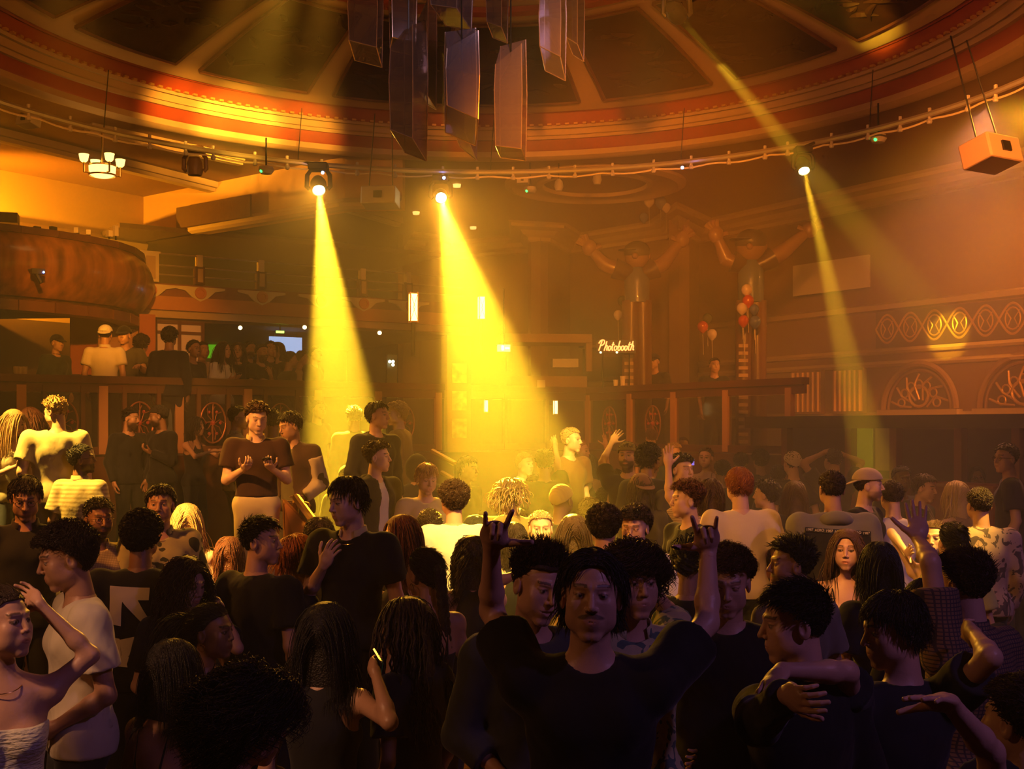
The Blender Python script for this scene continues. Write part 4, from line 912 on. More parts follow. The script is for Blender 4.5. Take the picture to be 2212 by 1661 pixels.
b = MB(); b.beam(BO(1892, z=1.86, off=-.3)-o_, BO(1932, z=1.86, off=-.3)-o_, .02, .48); b.build('amber_window', mat('amber_glow_glass', (.30, .16, .04), .4, emit=(.5, .22, .04), es=.08), t)
for px in (1885, 2075):
    c = BO(px, z=1.25, off=.12)-o_; b = MB(); b.box(c, (.95, .16, .60), math.atan2(-W_.y, -W_.x)); b.box(c+NR*.25+Vector((0, 0, -.42)), (.95, .6, .26), math.atan2(-W_.y, -W_.x)); q = b.build('bench', mat('red_leather', (.22, .012, .018), .4, coat=.2), t); md = q.modifiers.new('b', 'BEVEL'); md.width = .05; md.segments = 3; q['label'] = 'red upholstered bench'
# ------------------------------------------------------------------ things hung, fixed and standing in the hall
# lighting ring
TC = Vector((-.3, 10.6, 5.6)); TR = 5.6
def ring(a, z=0): return Vector((TC.x+TR*math.sin(a), TC.y+TR*math.cos(a), TC.z+z))
t = empty('lighting_ring', TC, 0, 'large circular steel truss ring hung below the domed ceiling', 'truss'); inv = -TC
b = MB(); b.lathe([(TR+.035*math.cos(a), .035*math.sin(a)) for a in np.linspace(0, 2*PI, 9)], (0, 0, 0), 128); b.build('main_tube', STL, t, True)
rg = random.Random(4); b = MB()
pts = [ring(a, -.055-.03*abs(math.sin(a*23)))+inv for a in np.linspace(-1.5, 1.5, 160)]; b.tube(pts, .012, 5); b.build('cable', CREAM, t, True)
for i in range(34):
    a = -1.45+2.9*i/33+rg.uniform(-.02, .02); b = MB(); c = ring(a)+inv; b.tube([c+Vector((0, 0, -.10)), c+Vector((0, 0, .07))], .02, 6); b.ball(c+Vector((0, 0, -.08)), .035, 8); b.build('clamp', GRY, t, True)
for i in range(7):
    a = -1.4+2.8*i/6; b = MB(); c = ring(a)+inv; b.tube([c, c+Vector((.05, .02, .72))], .006, 5); b.build('suspension_wire', BLK, t)
WHT = mat('lens_glow', (1, .9, .5), .5, emit=(1, .85, .35), es=55)
def moving_head(name, loc, target, lab, lens, sc=1.0, body=BLK, hang=None):
    t = empty(name, loc, 0, lab, 'stage light', 'moving head lights on the ring'); d = (Vector(target)-Vector(loc)).normalized()
    z = Vector((0, 0, 1)); rot = d.to_track_quat('-Z', 'Y').to_matrix()
    b = MB(); b.box((0, 0, .26*sc), (.26*sc, .18*sc, .10*sc)); hb = b.build('base_box', body, t); hb.modifiers.new('b', 'BEVEL').width = .015*sc
    if hang is not None: b = MB(); b.tube([(0, 0, .30*sc), tuple(Vector(hang)-Vector(loc))], .02, 6); b.build('hanger', BLK, t)
    b = MB()
    b.tube([(g*x*sc, 0, z_*sc) for g, x, z_ in ((-1, .12, -.03), (-1, .155, 0), (-1, .15, .15), (-1, .10, .22), (1, .10, .22), (1, .15, .15), (1, .155, 0), (1, .12, -.03))], .032*sc, 8)
    b.build('yoke', body, t, True)
    b = MB(); b.lathe([(0, .17*sc), (.07*sc, .16*sc), (.105*sc, .08*sc), (.11*sc, -.03*sc), (.095*sc, -.085*sc), (.085*sc, -.09*sc), (.08*sc, -.06*sc), (0, -.06*sc)], (0, 0, 0), 18, M=rot); b.build('head', body, t, True)
    if lens: b = MB(); b.lathe([(0, -.075*sc), (.078*sc, -.075*sc)], (0, 0, 0), 18, M=rot); b.build('lens', lens, t)
    return t
moving_head('moving_head_light', L1, L1T, 'moving head light throwing the wide bright yellow beam at left', WHT, 1.0, hang=ring(-.505))
moving_head('moving_head_light', L2, L2T, 'moving head light throwing the bright yellow beam at centre', WHT, .9, hang=ring(-.12))
moving_head('moving_head_light', L3, L3T, 'moving head light with streaky narrow beam at right', WHT, .8, hang=ring(.80))
p = at(421, 365, 15.0); moving_head('moving_head_light', p, p+Vector((.02, .05, -1)), 'unlit moving head light lit gold hanging at upper left', mat('lens_dark', (.03, .02, .01), .1), .92, mat('housing_gold_lit', (.22, .13, .05), .4), hang=ring(-.83))  # gold light on this head is put into its housing colour
moving_head('moving_head_light', L4, L4T, 'dark moving head at top edge with a thin amber beam', mat('lens_amber', (1, .6, .2), .5, emit=(1, .55, .1), es=6), .8)
def projector(px, py, Y, w, rz, tilt, lab, m_=GRY, wires=True, ztop=H0):
    c = at(px, py, Y); t = empty('projector', c, rz, lab, 'projector', 'boxy effect projectors'); t.rotation_euler = (tilt, 0, rz)
    b = MB(); b.box((0, 0, 0), (w, w*.7, w*.52)); q = b.build('case', m_, t); md = q.modifiers.new('b', 'BEVEL'); md.width = w*.04; md.segments = 2
    b = MB(); b.box((0, -w*.36, 0), (w*.24, .03, w*.20)); b.build('aperture', BLK, t)
    if wires:
        for g in (-1, 1): b = MB(); b.tube([(g*w*.35, 0, w*.25), (g*w*.25, .05, min(ztop-c.z, 1.2))], .008, 5); b.build('suspension_wire', BLK, t)
projector(822, 427, 15.6, .46, -.12, -.1, 'grey boxy projector hung between the two bright beams')
projector(2140, 332, 10.8, .46, .55, -.25, 'pinkish boxy projector hung near the right edge', mat('housing_pink', (.26, .17, .16), .5))
projector(62, 262, 14.2, .24, -.4, -.2, 'small grey projector box under the ring at far left', wires=False)
projector(1130, 391, 17.5, .17, -.2, -.1, 'tiny pale box light under the round ceiling recess', wires=False)
for x, y, Y, lab in ((575, 368, 15.3, 'round white detector with green lamp left of the left beam'), (1145, 411, 18.0, 'round white detector with green lamp under the ceiling recess'), (1897, 300, 14.0, 'round white detector with green lamp under the right ring')):
    c = at(x, y, Y); t = empty('ceiling_detector', c, 0, lab, 'detector', 'round detectors with green lamps'); b = MB(); b.lathe([(0, .05), (.09, .045), (.10, .0), (.07, -.045), (0, -.05)], (0, 0, 0), 18); b.build('dome', GRY, t, True)
    b = MB(); b.tube([(0, 0, .04), (0, 0, .42)], .012, 6); b.build('stem', BLK, t)
    b = MB(); b.ball((-.05, -.06, -.02), .022, 8); b.build('green_lamp', mat('green_led', (0, .5, .05), .4, emit=(.03, 1, .10), es=6), t)
for x, y, Y, lab in ((1207, 400, 18.8, 'perforated round lamp hanging inside the ceiling recess'), (1290, 386, 18.8, 'pale round lamp hanging inside the ceiling recess')):
    c = at(x, y, Y); t = empty('round_lamp', c, 0, lab, 'lamp'); b = MB(); b.lathe([(0, -.10), (.05, -.09), (.075, -.02), (.06, .06), (.02, .1), (0, .1)], (0, 0, 0), 16); b.build('shade', GRY, t, True); b = MB(); b.tube([(0, 0, .1), (0, 0, .42)], .01, 6); b.build('cord', BLK, t)
for x, y, Y, lab in ((899, 461, 19.5, 'small glowing downlight between the two beams'), (987, 402, 20.6, 'small glowing downlight just right of the centre beam'), (1022, 493, 24.0, 'flat dim downlight right of the centre beam')):
    c = at(x, y, (H0-.04-CZ)*F/(HY-y)); b = MB(); b.lathe([(0, .04), (.07, .03), (.06, -.02), (.0, -.03)], (0, 0, 0), 14); o = b.build('downlight', mat('downlight_glow', (1, .7, .3), .5, emit=(1, .5, .12), es=2.2), None, True); o.location = c; tag(o, lab, 'downlight', 'small ceiling downlights')
for x, y, Y, col, lab in ((697, 373, 15.4, (.3, .5, 1), 'tiny blue pilot lamp on the ring above the left beam'), (959, 384, 16.0, (.4, .45, 1), 'tiny blue pilot lamp on the ring above the centre beam'), (1474, 362, 15.3, (.4, .6, 1), 'tiny blue pilot lamp on the ring right of centre')):
    b = MB(); b.ball((0, 0, 0), .022, 8); o = b.build('pilot_lamp', mat('pilot_blue', col, .4, emit=(.15, .3, 1), es=14)); o.location = at(x, y, Y); tag(o, lab, 'lamp', 'blue pilot lamps on the ring')
# chandelier on the left
c = at(221, 372, 15.4); t = empty('chandelier', c, .2, 'small glowing art deco chandelier with upright shades at upper left', 'chandelier')
SH = mat('shade_glow', (1, .7, .3), .5, emit=(1, .62, .16), es=3.0)
b = MB(); b.lathe([(.0, -.07), (.10, -.065), (.165, -.03), (.17, .07)], (0, 0, 0), 24); b.build('bowl', SH, t, True)
b = MB(); b.lathe([(.172, .07), (.18, .07), (.18, .09), (.165, .09)], (0, 0, 0), 24); b.lathe([(.172, -.03), (.18, -.03), (.18, -.045), (.165, -.05)], (0, 0, 0), 24); b.tube([(0, 0, .0), (0, 0, .55)], .015, 6); b.build('frame', BRS, t, True)
for k in range(4):
    a = .5+k*PI/2; x, y = .24*math.cos(a), .24*math.sin(a); b = MB(); b.tube([(x*.7, y*.7, -.02), (x, y, -.03), (x, y, .10)], .012, 6); ar = b.build('arm', BRS, t, True)
    b = MB(); b.lathe([(.03, .10), (.05, .12), (.065, .2), (.06, .2), (.045, .13)], (x, y, 0), 10); b.build('shade', SH, ar, True)
# lanterns
LG = mat('lantern_glow', (1, .8, .4), .5, emit=(1, .66, .20), es=5.5)
def lantern(px, py, h, Y, lab, ch=0, pole=0):
    c = at(px, py, Y); H_ = h/F*Y; w = H_*.27; t = empty('wall_lantern', c, .3, lab, 'lantern', 'glowing amber glass lanterns')
    b = MB(); b.box((0, 0, 0), (w*.86, w*.86, H_*.86)); b.build('glass', LG, t)
    b = MB()
    for sx in (-1, 1):
        for sy in (-1, 1): b.box((sx*w*.46, sy*w*.46, 0), (w*.12, w*.12, H_))
    for z in (-.46, 0.30, .46): b.box((0, 0, z*H_), (w*1.05, w*1.05, H_*.03)) if abs(z) > .4 else None
    for s_ in (-1, 1): b.tube([(s_*w*.4, -w*.48, -H_*.4), (-s_*w*.1, -w*.48, 0), (s_*w*.4, -w*.48, H_*.4)], w*.03, 5)
    b.build('frame', BRS, t)
    if ch: b = MB(); b.tube([(0, 0, -H_/2), (0, 0, -H_/2-pole)], .03, 8) if pole else b.box((0, .12, 0), (w*.6, .2, H_*.4)); b.build('bracket', BLK, t)
lantern(893, 664, 66, 17.6, 'tall hanging glass lantern left of the centre beam', 1, .5); lantern(1040, 665, 54, 17.6, 'tall glass lantern glowing inside the centre beam', 1, .5)
lantern(1050, 877, 28, 17.2, 'small glowing wall lantern under the centre beam', 1); lantern(1200, 880, 32, 17.0, 'small glowing wall lantern right of the centre beam', 1)
# crystal prisms
CR_ = mat('mirror_glass_smoke', (.30, .24, .27), .10, .8, coat=.6, alpha=.62); CR2 = mat('mirror_glass_violet', (.42, .35, .44), .10, .75, coat=.6, alpha=.6)
def prism(x0, x1, ytop, ybot, Y, rz, cut, lab, m_=CR_):
    c = at((x0+x1)/2, ybot, Y); w = (x1-x0)/F*Y; zt = CZ+(HY-ytop)/F*Y-c.z; t = empty('crystal_prism', c, rz, lab, 'chandelier prism', 'mirrored prisms of the ceiling installation')
    r = w/1.5; k = 3; P_ = [(r*.75*math.cos(a), r*.75*math.sin(a)) for a in (0, PI/2, PI, 3*PI/2)]
    lows = [0, cut*.4, cut, cut*.6]; ups = [zt, zt-.05, zt-.3, zt-.12]; kk = zt*.52
    b = MB(); V = [(x, y, z) for (x, y), z in zip(P_, lows)]+[(x*1.08, y*1.08, kk+z*.4) for (x, y), z in zip(P_, lows[::-1])]+[(x, y, z) for (x, y), z in zip(P_, ups)]
    Fc = [(3, 2, 1), (3, 1, 0), (8, 9, 10), (8, 10, 11)]
    for i in range(4):
        j = (i+1) % 4
        for l in (0, 4): Fc += [(l+i, l+j, l+4+j), (l+i, l+4+j, l+4+i)] if (i+l//4) % 2 else [(l+i, l+j, l+4+i), (l+j, l+4+j, l+4+i)]
    b.add(V, Fc); b.build('glass', m_, t)
    b = MB()
    for i in range(4):
        b.tube([V[i], V[4+i], V[8+i]], .006, 4); b.tube([V[i], V[(i+1) % 4]], .006, 4)
    b.build('edge', mat('prism_edge', (.65, .50, .40), .2, .8), t)
    b = MB(); b.tube([(0, 0, zt-.2), (0, 0, 7.45-c.z)], .008, 5); b.build('suspension_wire', BLK, t)
PR = [(843, 922, 40, 345, 11.6, .3, .28, 'dark pointed prism at left front of the hanging crystal cluster', CR_), (950, 1044, 48, 306, 11.2, .9, .30, 'violet prism at the middle of the hanging crystal cluster', CR2), (966, 1030, 150, 345, 12.7, .2, .45, 'short bright tipped prism behind the middle prism', CR2),
      (1064, 1143, 78, 342, 11.4, .6, .10, 'flat bottomed bluish prism at right of the hanging cluster', CR2), (1162, 1226, -60, 170, 11.8, .5, .3, 'high violet prism at the right side of the cluster', CR2), (1222, 1262, -60, 132, 12.6, .2, .25, 'thin high prism at the far right of the cluster', CR_),
      (748, 832, -80, 137, 12.4, .7, .2, 'high dark prism at the far left of the cluster', CR_), (905, 942, -20, 236, 13.0, .1, .2, 'narrow dark prism behind the left front prism', CR_), (835, 905, -90, 110, 12.9, 1.0, .1, 'high dark prism between the left two prisms', CR_), (1050, 1098, -80, 90, 12.8, .4, .2, 'high dark prism above the right bluish prism', CR_), (930, 1020, -90, 60, 11.4, .3, .2, 'high dark prism above the violet middle prism', CR_)]
for a in PR: prism(*a)
# neon sign and booth under it
c = at(1331, 748, 18.1)
t = empty('photo_booth', at(1330, 820, 20.4), -.2, 'dark photo booth box behind the centre right railing', 'booth'); b = MB(); b.box((0, .3, .26), (1.15, .6, .56)); b.box((0, .05, .56), (1.2, .7, .05)); b.build('cabinet', DRK, t)
b = MB(); b.box((0, -.02, .22), (.5, .04, .34)); b.build('doorway', BLK, t)
def text(body, size, loc, rot, m_, name, lab=None, cat=None, parent=None, ex=.002, bevel=0, shear=0, offset=0):
    d = bpy.data.curves.new(name, 'FONT'); d.body = body; d.size = size; d.align_x = 'CENTER'; d.align_y = 'CENTER'; d.extrude = ex; d.bevel_depth = bevel; d.shear = shear; d.offset = offset
    o = bpy.data.objects.new(name, d); COL.objects.link(o); o.location = loc; o.rotation_euler = rot; d.materials.append(m_)
    if parent is not None: o.parent = parent
    if lab: tag(o, lab, cat)
    return o
# hand-drawn neon script, stroke by stroke
NEO = mat('neon_orange', (1, .3, .08), .5, emit=(1, .22, .05), es=5.0)
SCR = [[(0, 0), (.25, .9), (.30, 1.15)], [(-.12, .85), (.15, 1.2), (.6, 1.22), (.7, .9), (.45, .65), (.2, .6)],
       [(.80, 0), (.95, .6), (1.05, 1.1)], [(.88, .3), (1.05, .6), (1.2, .5), (1.17, .1), (1.3, .05)],
       [(1.65, .5), (1.45, .5), (1.38, .2), (1.52, .02), (1.72, .15), (1.75, .45), (1.65, .5), (1.85, .42)],
       [(2.05, 1.0), (1.95, .3), (2.0, .05), (2.15, .08)], [(1.85, .68), (2.25, .72)],
       [(2.55, .5), (2.35, .5), (2.28, .2), (2.42, .02), (2.62, .15), (2.65, .45), (2.55, .5), (2.75, .42)],
       [(3.0, 1.15), (2.85, .3), (2.9, .03), (3.12, .08), (3.2, .35), (3.05, .5), (2.9, .4)],
       [(3.6, .5), (3.4, .5), (3.33, .2), (3.47, .02), (3.67, .15), (3.7, .45), (3.6, .5), (3.8, .42)],
       [(4.1, .5), (3.9, .5), (3.83, .2), (3.97, .02), (4.17, .15), (4.2, .45), (4.1, .5), (4.3, .42)],
       [(4.5, 1.0), (4.4, .3), (4.45, .05), (4.58, .08)], [(4.3, .68), (5.05, .76)],
       [(4.70, 0), (4.85, .6), (4.95, 1.1)], [(4.78, .3), (4.95, .6), (5.1, .5), (5.07, .1), (5.25, .1)]]
sx = 78/F*18.1/5.4; sy = 22/F*18.1/1.2
t = empty('neon_sign', c, -.1, 'glowing orange neon script sign reading Photobooth', 'sign')
b = MB()
for st in SCR:
    P_ = [Vector(((x+.16*y-2.6)*sx, 0, (y-.5)*sy)) for x, y in st]; Q_ = []
    for i in range(len(P_)-1):
        p_, q_ = P_[max(i-1, 0)], P_[min(i+2, len(P_)-1)]
        for k in range(4):
            u = k/4; a_, c_ = P_[i], P_[i+1]; Q_.append(.5*((2*a_)+(c_-p_)*u+(2*p_-5*a_+4*c_-q_)*u*u+(-p_+3*a_-3*c_+q_)*u**3))
    Q_.append(P_[-1]); b.tube(Q_, .0105, 6)
b.build('neon_tube', NEO, t, True); b = MB(); b.box((0, .03, 0), (.60, .02, .20)); b.build('backing', BLK, t); b = MB(); [b.tube([(x, .03, -.1), (x, .03, 2.72-c.z)], .012, 6) for x in (-.2, .2)]; b.build('stand', BLK, t)
for x, y in ((1299, 761), (1334, 761)):
    b = MB(); b.ball((0, 0, 0), .018, 8); o = b.build('small_lamp', mat('booth_lamp_glow', (.8, 1, .4), .5, emit=(.8, .9, .3), es=6), t); o.location = at(x, y, 18.0)-c; o['label'] = 'small pale lamp below the script'
# exit signs, screens, glowing panels under the gallery
def panel(name, px, py, w, h, Y, m_, lab, cat, rz=0.58, th=.04, grp=None):
    c = at(px, py, Y); b = MB(); b.box((0, 0, 0), (w/F*Y, th, h/F*Y)); o = b.build(name, m_); o.location = c; o.rotation_euler = (0, 0, rz); return tag(o, lab, cat, grp)
EX = mat('exit_green', (.5, 1, .3), .5, emit=(.45, 1, .12), es=3.5)
e = panel('exit_sign', 1088, 752, 28, 15, 17.8, EX, 'lit green exit sign at the right edge of the centre beam', 'sign', .2)
b = MB(); b.tube([(0, .0, .05), (0, .0, .9)], .012, 6); b.build('hanger', BLK, e); b = MB(); b.box((-.02, -.03, 0), (.025, .01, .06)); b.box((.05, -.03, 0), (.06, .01, .012)); b.build('running_man_and_arrow', mat('exit_white', (1, 1, 1), .5, emit=(1, 1, .9), es=5), e)
e2 = panel('exit_sign', 605, 717, 17, 5, 20.5, EX, 'tiny green exit sign on the ceiling under the gallery', 'sign')
b = MB(); b.tube([(0, 0, .02), (0, 0, .15)], .012, 6); b.build('hanger', BLK, e2)
tv = panel('television', 617, 746, 74, 36, 21.6, mat('screen_blue', (.3, .4, .6), .3, emit=(.45, .62, .95), es=1.1, vary=0), 'large pale blue lit screen under the gallery', 'screen')
b = MB(); [b.tube([(x, .03, .1), (x, .03, .42)], .015, 6) for x in (-.2, .2)]; b.build('bracket', BLK, tv)
panel('green_wall_glow', 468, 750, 44, 48, BAL(468, 750, -5.15).y, mat('green_wash', (.1, .5, .02), .5, emit=(.10, .62, .01), es=.8), 'green light on the wall under the gallery, made as a glowing panel', 'wall glow')  # green light on the back wall given as an emissive panel
panel('green_light_strip', 682, 742, 3, 14, BAL(682, 742, -5.15).y, MATS['green_led'], 'thin vertical green light strip right of the screen', 'light strip')
fm_ = panel('fruit_machine', 846, 868, 24, 204, 18.9, mat('machine_dark', (.05, .05, .02), .4), 'dark machine with small white lamps right of the left beam', 'machine')
for x, y in ((842, 781), (849, 781), (849, 788)):
    b = MB(); b.ball((0, 0, 0), .026, 8); o = b.build('machine_lamp', mat('lamp_white', (1, 1, .8), .5, emit=(1, 1, .6), es=6)); o.parent = fm_; o.matrix_parent_inverse = (Matrix.Translation(fm_.location) @ Matrix.Rotation(.58, 4, 'Z')).inverted(); o.location = at(x, y, 18.82)
for x, y, lab in ((519, 708, 'bright small spotlight in the ceiling above the green panel'), (658, 707, 'small orange spotlight in the ceiling above the screen'), (820, 719, 'small white spotlight in the ceiling right of the left beam')):
    b = MB(); b.ball((0, 0, 0), .035, 10); o = b.build('ceiling_spotlight', mat('spot_glow', (1, .9, .6), .5, emit=(1, .72, .3), es=7)); o.location = at(x, y, 19.6); tag(o, lab, 'spotlight', 'spotlights under the gallery')
# framed glazed doors, red wall and pillar behind the platform
panel('wall_red', 230, 745, 150, 130, 18.6, mat('wall_red_paint', (.26, .05, .018), .6), None, None, .55)['kind'] = 'structure'
panel('wall_pillar', 318, 745, 34, 132, 18.3, mat('pillar_rust', (.34, .09, .035), .6), None, None, .55)['kind'] = 'structure'
t = empty('glazed_door', at(386, 768, 19.0), .58, 'warm lit glazed double door behind the platform crowd', 'door')
b = MB(); b.box((0, 0, -.45), (.72, .03, 2.0)); b.build('pane', mat('door_glass_glow', (.4, .22, .08), .3, emit=(.6, .27, .06), es=.22, vary=0), t)
b = MB(); [b.box((x, -.03, -.50), (.05, .05, 2.1)) for x in (-.38, 0, .38)]; [b.box((0, -.03, z), (.8, .05, .05)) for z in (-.55, .36, .52)]; b.build('frame', WOO, t)
panel('picture_frame', 255, 747, 84, 80, 18.3, mat('picture_brown', (.35, .16, .06), .4), 'pale framed picture behind the man in the white cap', 'picture', .55)  # one even warm brown over frame and picture
panel('ventilation_grille', 460, 458, 250, 46, 19.9, mat('grille', (.12, .055, .022), .6, bump=.8, bscale=30, stretch=(6, 6, .3)), 'long dark ventilation grille on the upper left bulkhead', 'grille', math.atan2(wB1[1]-wA1[1], wB1[0]-wA1[0]))
# poster column, booth blocks in the centre
c = at(985, 830, 17.4); t = empty('poster_column', (c.x, c.y, 1.75), .3, 'square column covered with posters inside the centre beam', 'column'); b = MB(); b.box((0, 0, .85), (.36, .36, 1.7)); b.build('shaft', mat('column_paint', (.42, .20, .07), .6), t)
for z in (.35, .75, 1.15): b = MB(); b.box((.0, -.19, z), (.22, .015, .28)); b.build('poster', mat('poster_%d' % int(z*100), (.5, .36+z*.1, .16), .6, vary=.5, vscale=12), t)
t = empty('bar_block', at(1180, 860, 19.4), .1, 'brown panelled block with shelf beside the centre beam', 'counter'); b = MB(); b.box((.05, .4, -.24), (1.25, .8, 1.2)); b.build('body', mat('block_brown', (.20, .085, .035), .6), t); b = MB(); b.box((.0, .4, .98), (1.5, .9, .14)); b.build('canopy', PLA, t); b = MB(); b.box((.3, -.03, .57), (.42, .2, .14)); b.build('printer', GRY, t)
for x in (-.6, .72): b = MB(); b.box((x, .1, .72), (.1, .1, .55)); b.build('post', PLA, t)
b = MB(); b.box((0, 0, 0), (.12, .06, .11)); o = b.build('wall_socket', GRY); o.location = at(1169, 829, 17.7); tag(o, 'small pale socket box on the brown block', 'socket')
# speakers, lights and box on the curved balcony
panel('equipment_case', 12, 473, 52, 22, 16.2, BLK, 'black flat equipment case on the curved balcony edge', 'case', .3, .3)
for x, y, h in ((80, 493, 8), (115, 497, 12), (166, 503, 16), (191, 509, 14), (236, 514, 18), (250, 514, 30)):
    Y = 15.7+x/250*1.2; c = at(x, y+h/2, Y); hh2 = h/F*Y; t = empty('stage_light', (c.x, c.y, 4.785), x*.01, 'small stage light on the curved balcony edge, %s' % {80: 'the lowest near the black case', 115: 'cluster right of the lowest one', 166: 'dark one before the pair', 191: 'pale stubby one', 236: 'pale square one left of the tall strip', 250: 'tall pale strip at the right end'}[x], 'stage light', 'stage lights on the curved balcony')
    b = MB(); b.tube([(0, 0, 0), (0, 0, hh2*.5)], .015, 6); b.build('stand', BLK, t); b = MB(); b.box((0, 0, hh2*.65), (.05 if x == 250 else .09, .06, hh2*.75)); b.build('housing', CREAM if x > 150 else BLK, t)
c = at(78, 592, 15.45); t = empty('security_camera', c, .4, 'black articulated camera mounted on the curved wooden balcony', 'camera'); b = MB(); b.tube([(-.08, .25, .08), (-.02, .0, .03)], .018, 6); b.build('arm', BLK, t); b = MB(); b.box((.02, -.03, .03), (.16, .09, .07), .2); b.tube([(.0, -.03, .0), (.06, -.05, -.12)], .03, 8); b.build('housing', BLK, t); b = MB(); b.ball((.09, -.08, .02), .014, 8); b.build('blue_lamp', MATS['pilot_blue'], t)
# stairs with handrails
t = empty('staircase', at(640, 1120, 10.0), 0, 'short staircase from the stage with angled side panel', 'staircase'); o_ = at(640, 1120, 10.0)
b = MB(); [b.box((at(655, 1100, 9.6-.28*i)-o_)+Vector((0, 0, -o_.z-(at(655, 1100, 9.6-.28*i)-o_).z+.46-.18*i*.75)), (.9, .28, .14)) for i in range(4)]; b.build('tread', STG, t)
def rod(b, p, q, r): b.tube([p, q], r, 8)
b = MB(); rod(b, at(640, 1075, 9.8)-o_, at(720, 1185, 8.6)-o_, .035); b.ball(at(660, 1096, 9.6)-o_, .05, 10); b.tube([at(640, 1075, 9.8)-o_, at(636, 1150, 9.9)-o_], .03, 8); b.build('handrail', BRS, t, True)
b = MB(); b.add([at(610, 1078, 9.9)-o_, at(700, 1175, 8.8)-o_, at(640, 1178, 9.2)-o_, at(612, 1170, 9.9)-o_], [(0, 1, 2, 3)]); sp_ = b.build('side_panel', mat('stair_panel', (.30, .11, .04), .5), t); sp_.modifiers.new('t', 'SOLIDIFY').thickness = .03
t = empty('stair_handrail', at(940, 980, 12.5), 0, 'sloping wooden handrail behind the hooded figure at centre', 'handrail'); o_ = at(940, 980, 12.5)
for i, (a, c_) in enumerate((((935, 975), (985, 1003)), ((955, 1022), (995, 1045)))):
    b = MB(); rod(b, at(*a, 12.5)-o_, at(*c_, 11.8)-o_, .03); b.build('rail', GOLD, t, True)
    b = MB(); rod(b, at(c_[0], c_[1], 11.8)-o_, Vector((at(c_[0], c_[1], 11.8)-o_).xy.to_tuple()+(-o_.z,)), .025); b.build('post', BLK, t, True)
# inflatable figures behind the right railing
def inflatable(px, pt, pb, Y, lab, hw, arms, tc_):
    c = at(px, pb, Y); S_ = Y/F; H_ = (pb-pt)*S_; t = empty('inflatable_figure', (c.x, c.y, 1.75), 0, lab, 'inflatable', 'tall inflatable cartoon men'); z0 = c.z-1.75; V = lambda x, y, z=0: Vector(((x-px)*S_, z, z0+(pb-y)*S_))
    CL = lambda n_, col: mat('vinyl_'+n_, col, .35, coat=.3)
    b = MB()
    for g in (-1, 1): b.tube([Vector((g*.12, 0, 0)), Vector((g*.11, 0, .8)), V(px+g*12, arms['hip'], 0)], [.12, .12, .15], 14)
    b.build('trousers', CL('brown', (.12, .05, .03)), t, True)
    b = MB()
    for g in (-1,): 
        for i in range(14): b.box((g*.12-.02, -.135, .15+i*.11), (.14, .012, .05))
    b.build('stripe_lettering', mat('vinyl_ivory', (.40, .26, .14), .5), t)
    b = MB(); b.tube([V(px, arms['hip']+4), V(px, arms['hip']-40), V(px, arms['sh']+22), V(px, arms['sh'])], [.19, .20, .19, .10], 16); b.build('torso', CL('blue', (.10, .13, .17)), t, True)
    for g, key in ((-1, 'L'), (1, 'R')):
        P_ = [V(*arms[key][i]) for i in range(len(arms[key]))]; s0 = V(px+g*18, arms['sh']+12)
        b = MB(); m1 = s0+(P_[0]-s0)*.6; b.tube([s0-(m1-s0)*.2, m1], [.12, .17], 12); b.build('sleeve', CL('dark', (.06, .035, .03)), t, True)
        b = MB(); b.tube([s0+(P_[0]-s0)*.3, P_[0], P_[1]], [.12, .12, .075], 12); ar = b.build('arm', CL('skin', (.22, .12, .07)), t, True)
        h = P_[1]; d = (P_[1]-P_[0]).normalized(); b = MB(); b.ball(h+d*.10, .12, 12, sc=(1, .7, 1.1))
        for k in range(4): a = -.5+.33*k; v = Vector((d.x*math.cos(a)-d.z*math.sin(a), 0, d.x*math.sin(a)+d.z*math.cos(a))); b.tube([h+d*.12+v*.03, h+d*.12+v*.20], [.045, .035], 8)
        v = Vector((-g, 0, .4)); b.tube([h+d*.06, h+d*.06+v*.16], [.045, .035], 8); b.build('hand', CL('skin', (.22, .12, .07)), t, True)
    b = MB(); hd = V(px, (arms['sh']+pt)/2+6); b.ball(hd, hw*S_, 18, sc=(1, .95, 1.08)); b.ball(hd+Vector((-hw*S_*.25, -hw*S_*.9, -.02)), .05, 10); b.ball(hd+Vector((hw*S_*.98, 0, 0)), .06, 10, sc=(.5, 1, 1.2)); h_ = b.build('head', CL('skin', (.22, .12, .07)), t, True)
    b = MB(); b.ball(hd+Vector((0, 0, hw*S_*.35)), hw*S_*1.08, 18, sc=(1, 1, .8)); b.ball(hd+Vector((-hw*S_*.7, -hw*S_*.5, hw*S_*.42)), hw*S_*.8, 14, sc=(1.1, .9, .12)); b.build('cap', CL(tc_[0], tc_[1]), h_, True)
inflatable(1376, 517, 820, 18.6, 'left inflatable man in dark cap beside the neon sign, arms raised', 27, dict(hip=650, sh=578, L=[(1306, 572), (1282, 545)], R=[(1432, 570), (1465, 528)]), ('green', (.05, .05, .02)))
inflatable(1622, 495, 815, 17.8, 'right inflatable man beside the balloon bunch, arm stretched right', 32, dict(hip=650, sh=560, L=[(1568, 560), (1552, 520)], R=[(1690, 545), (1738, 505)]), ('slate', (.04, .035, .04)))
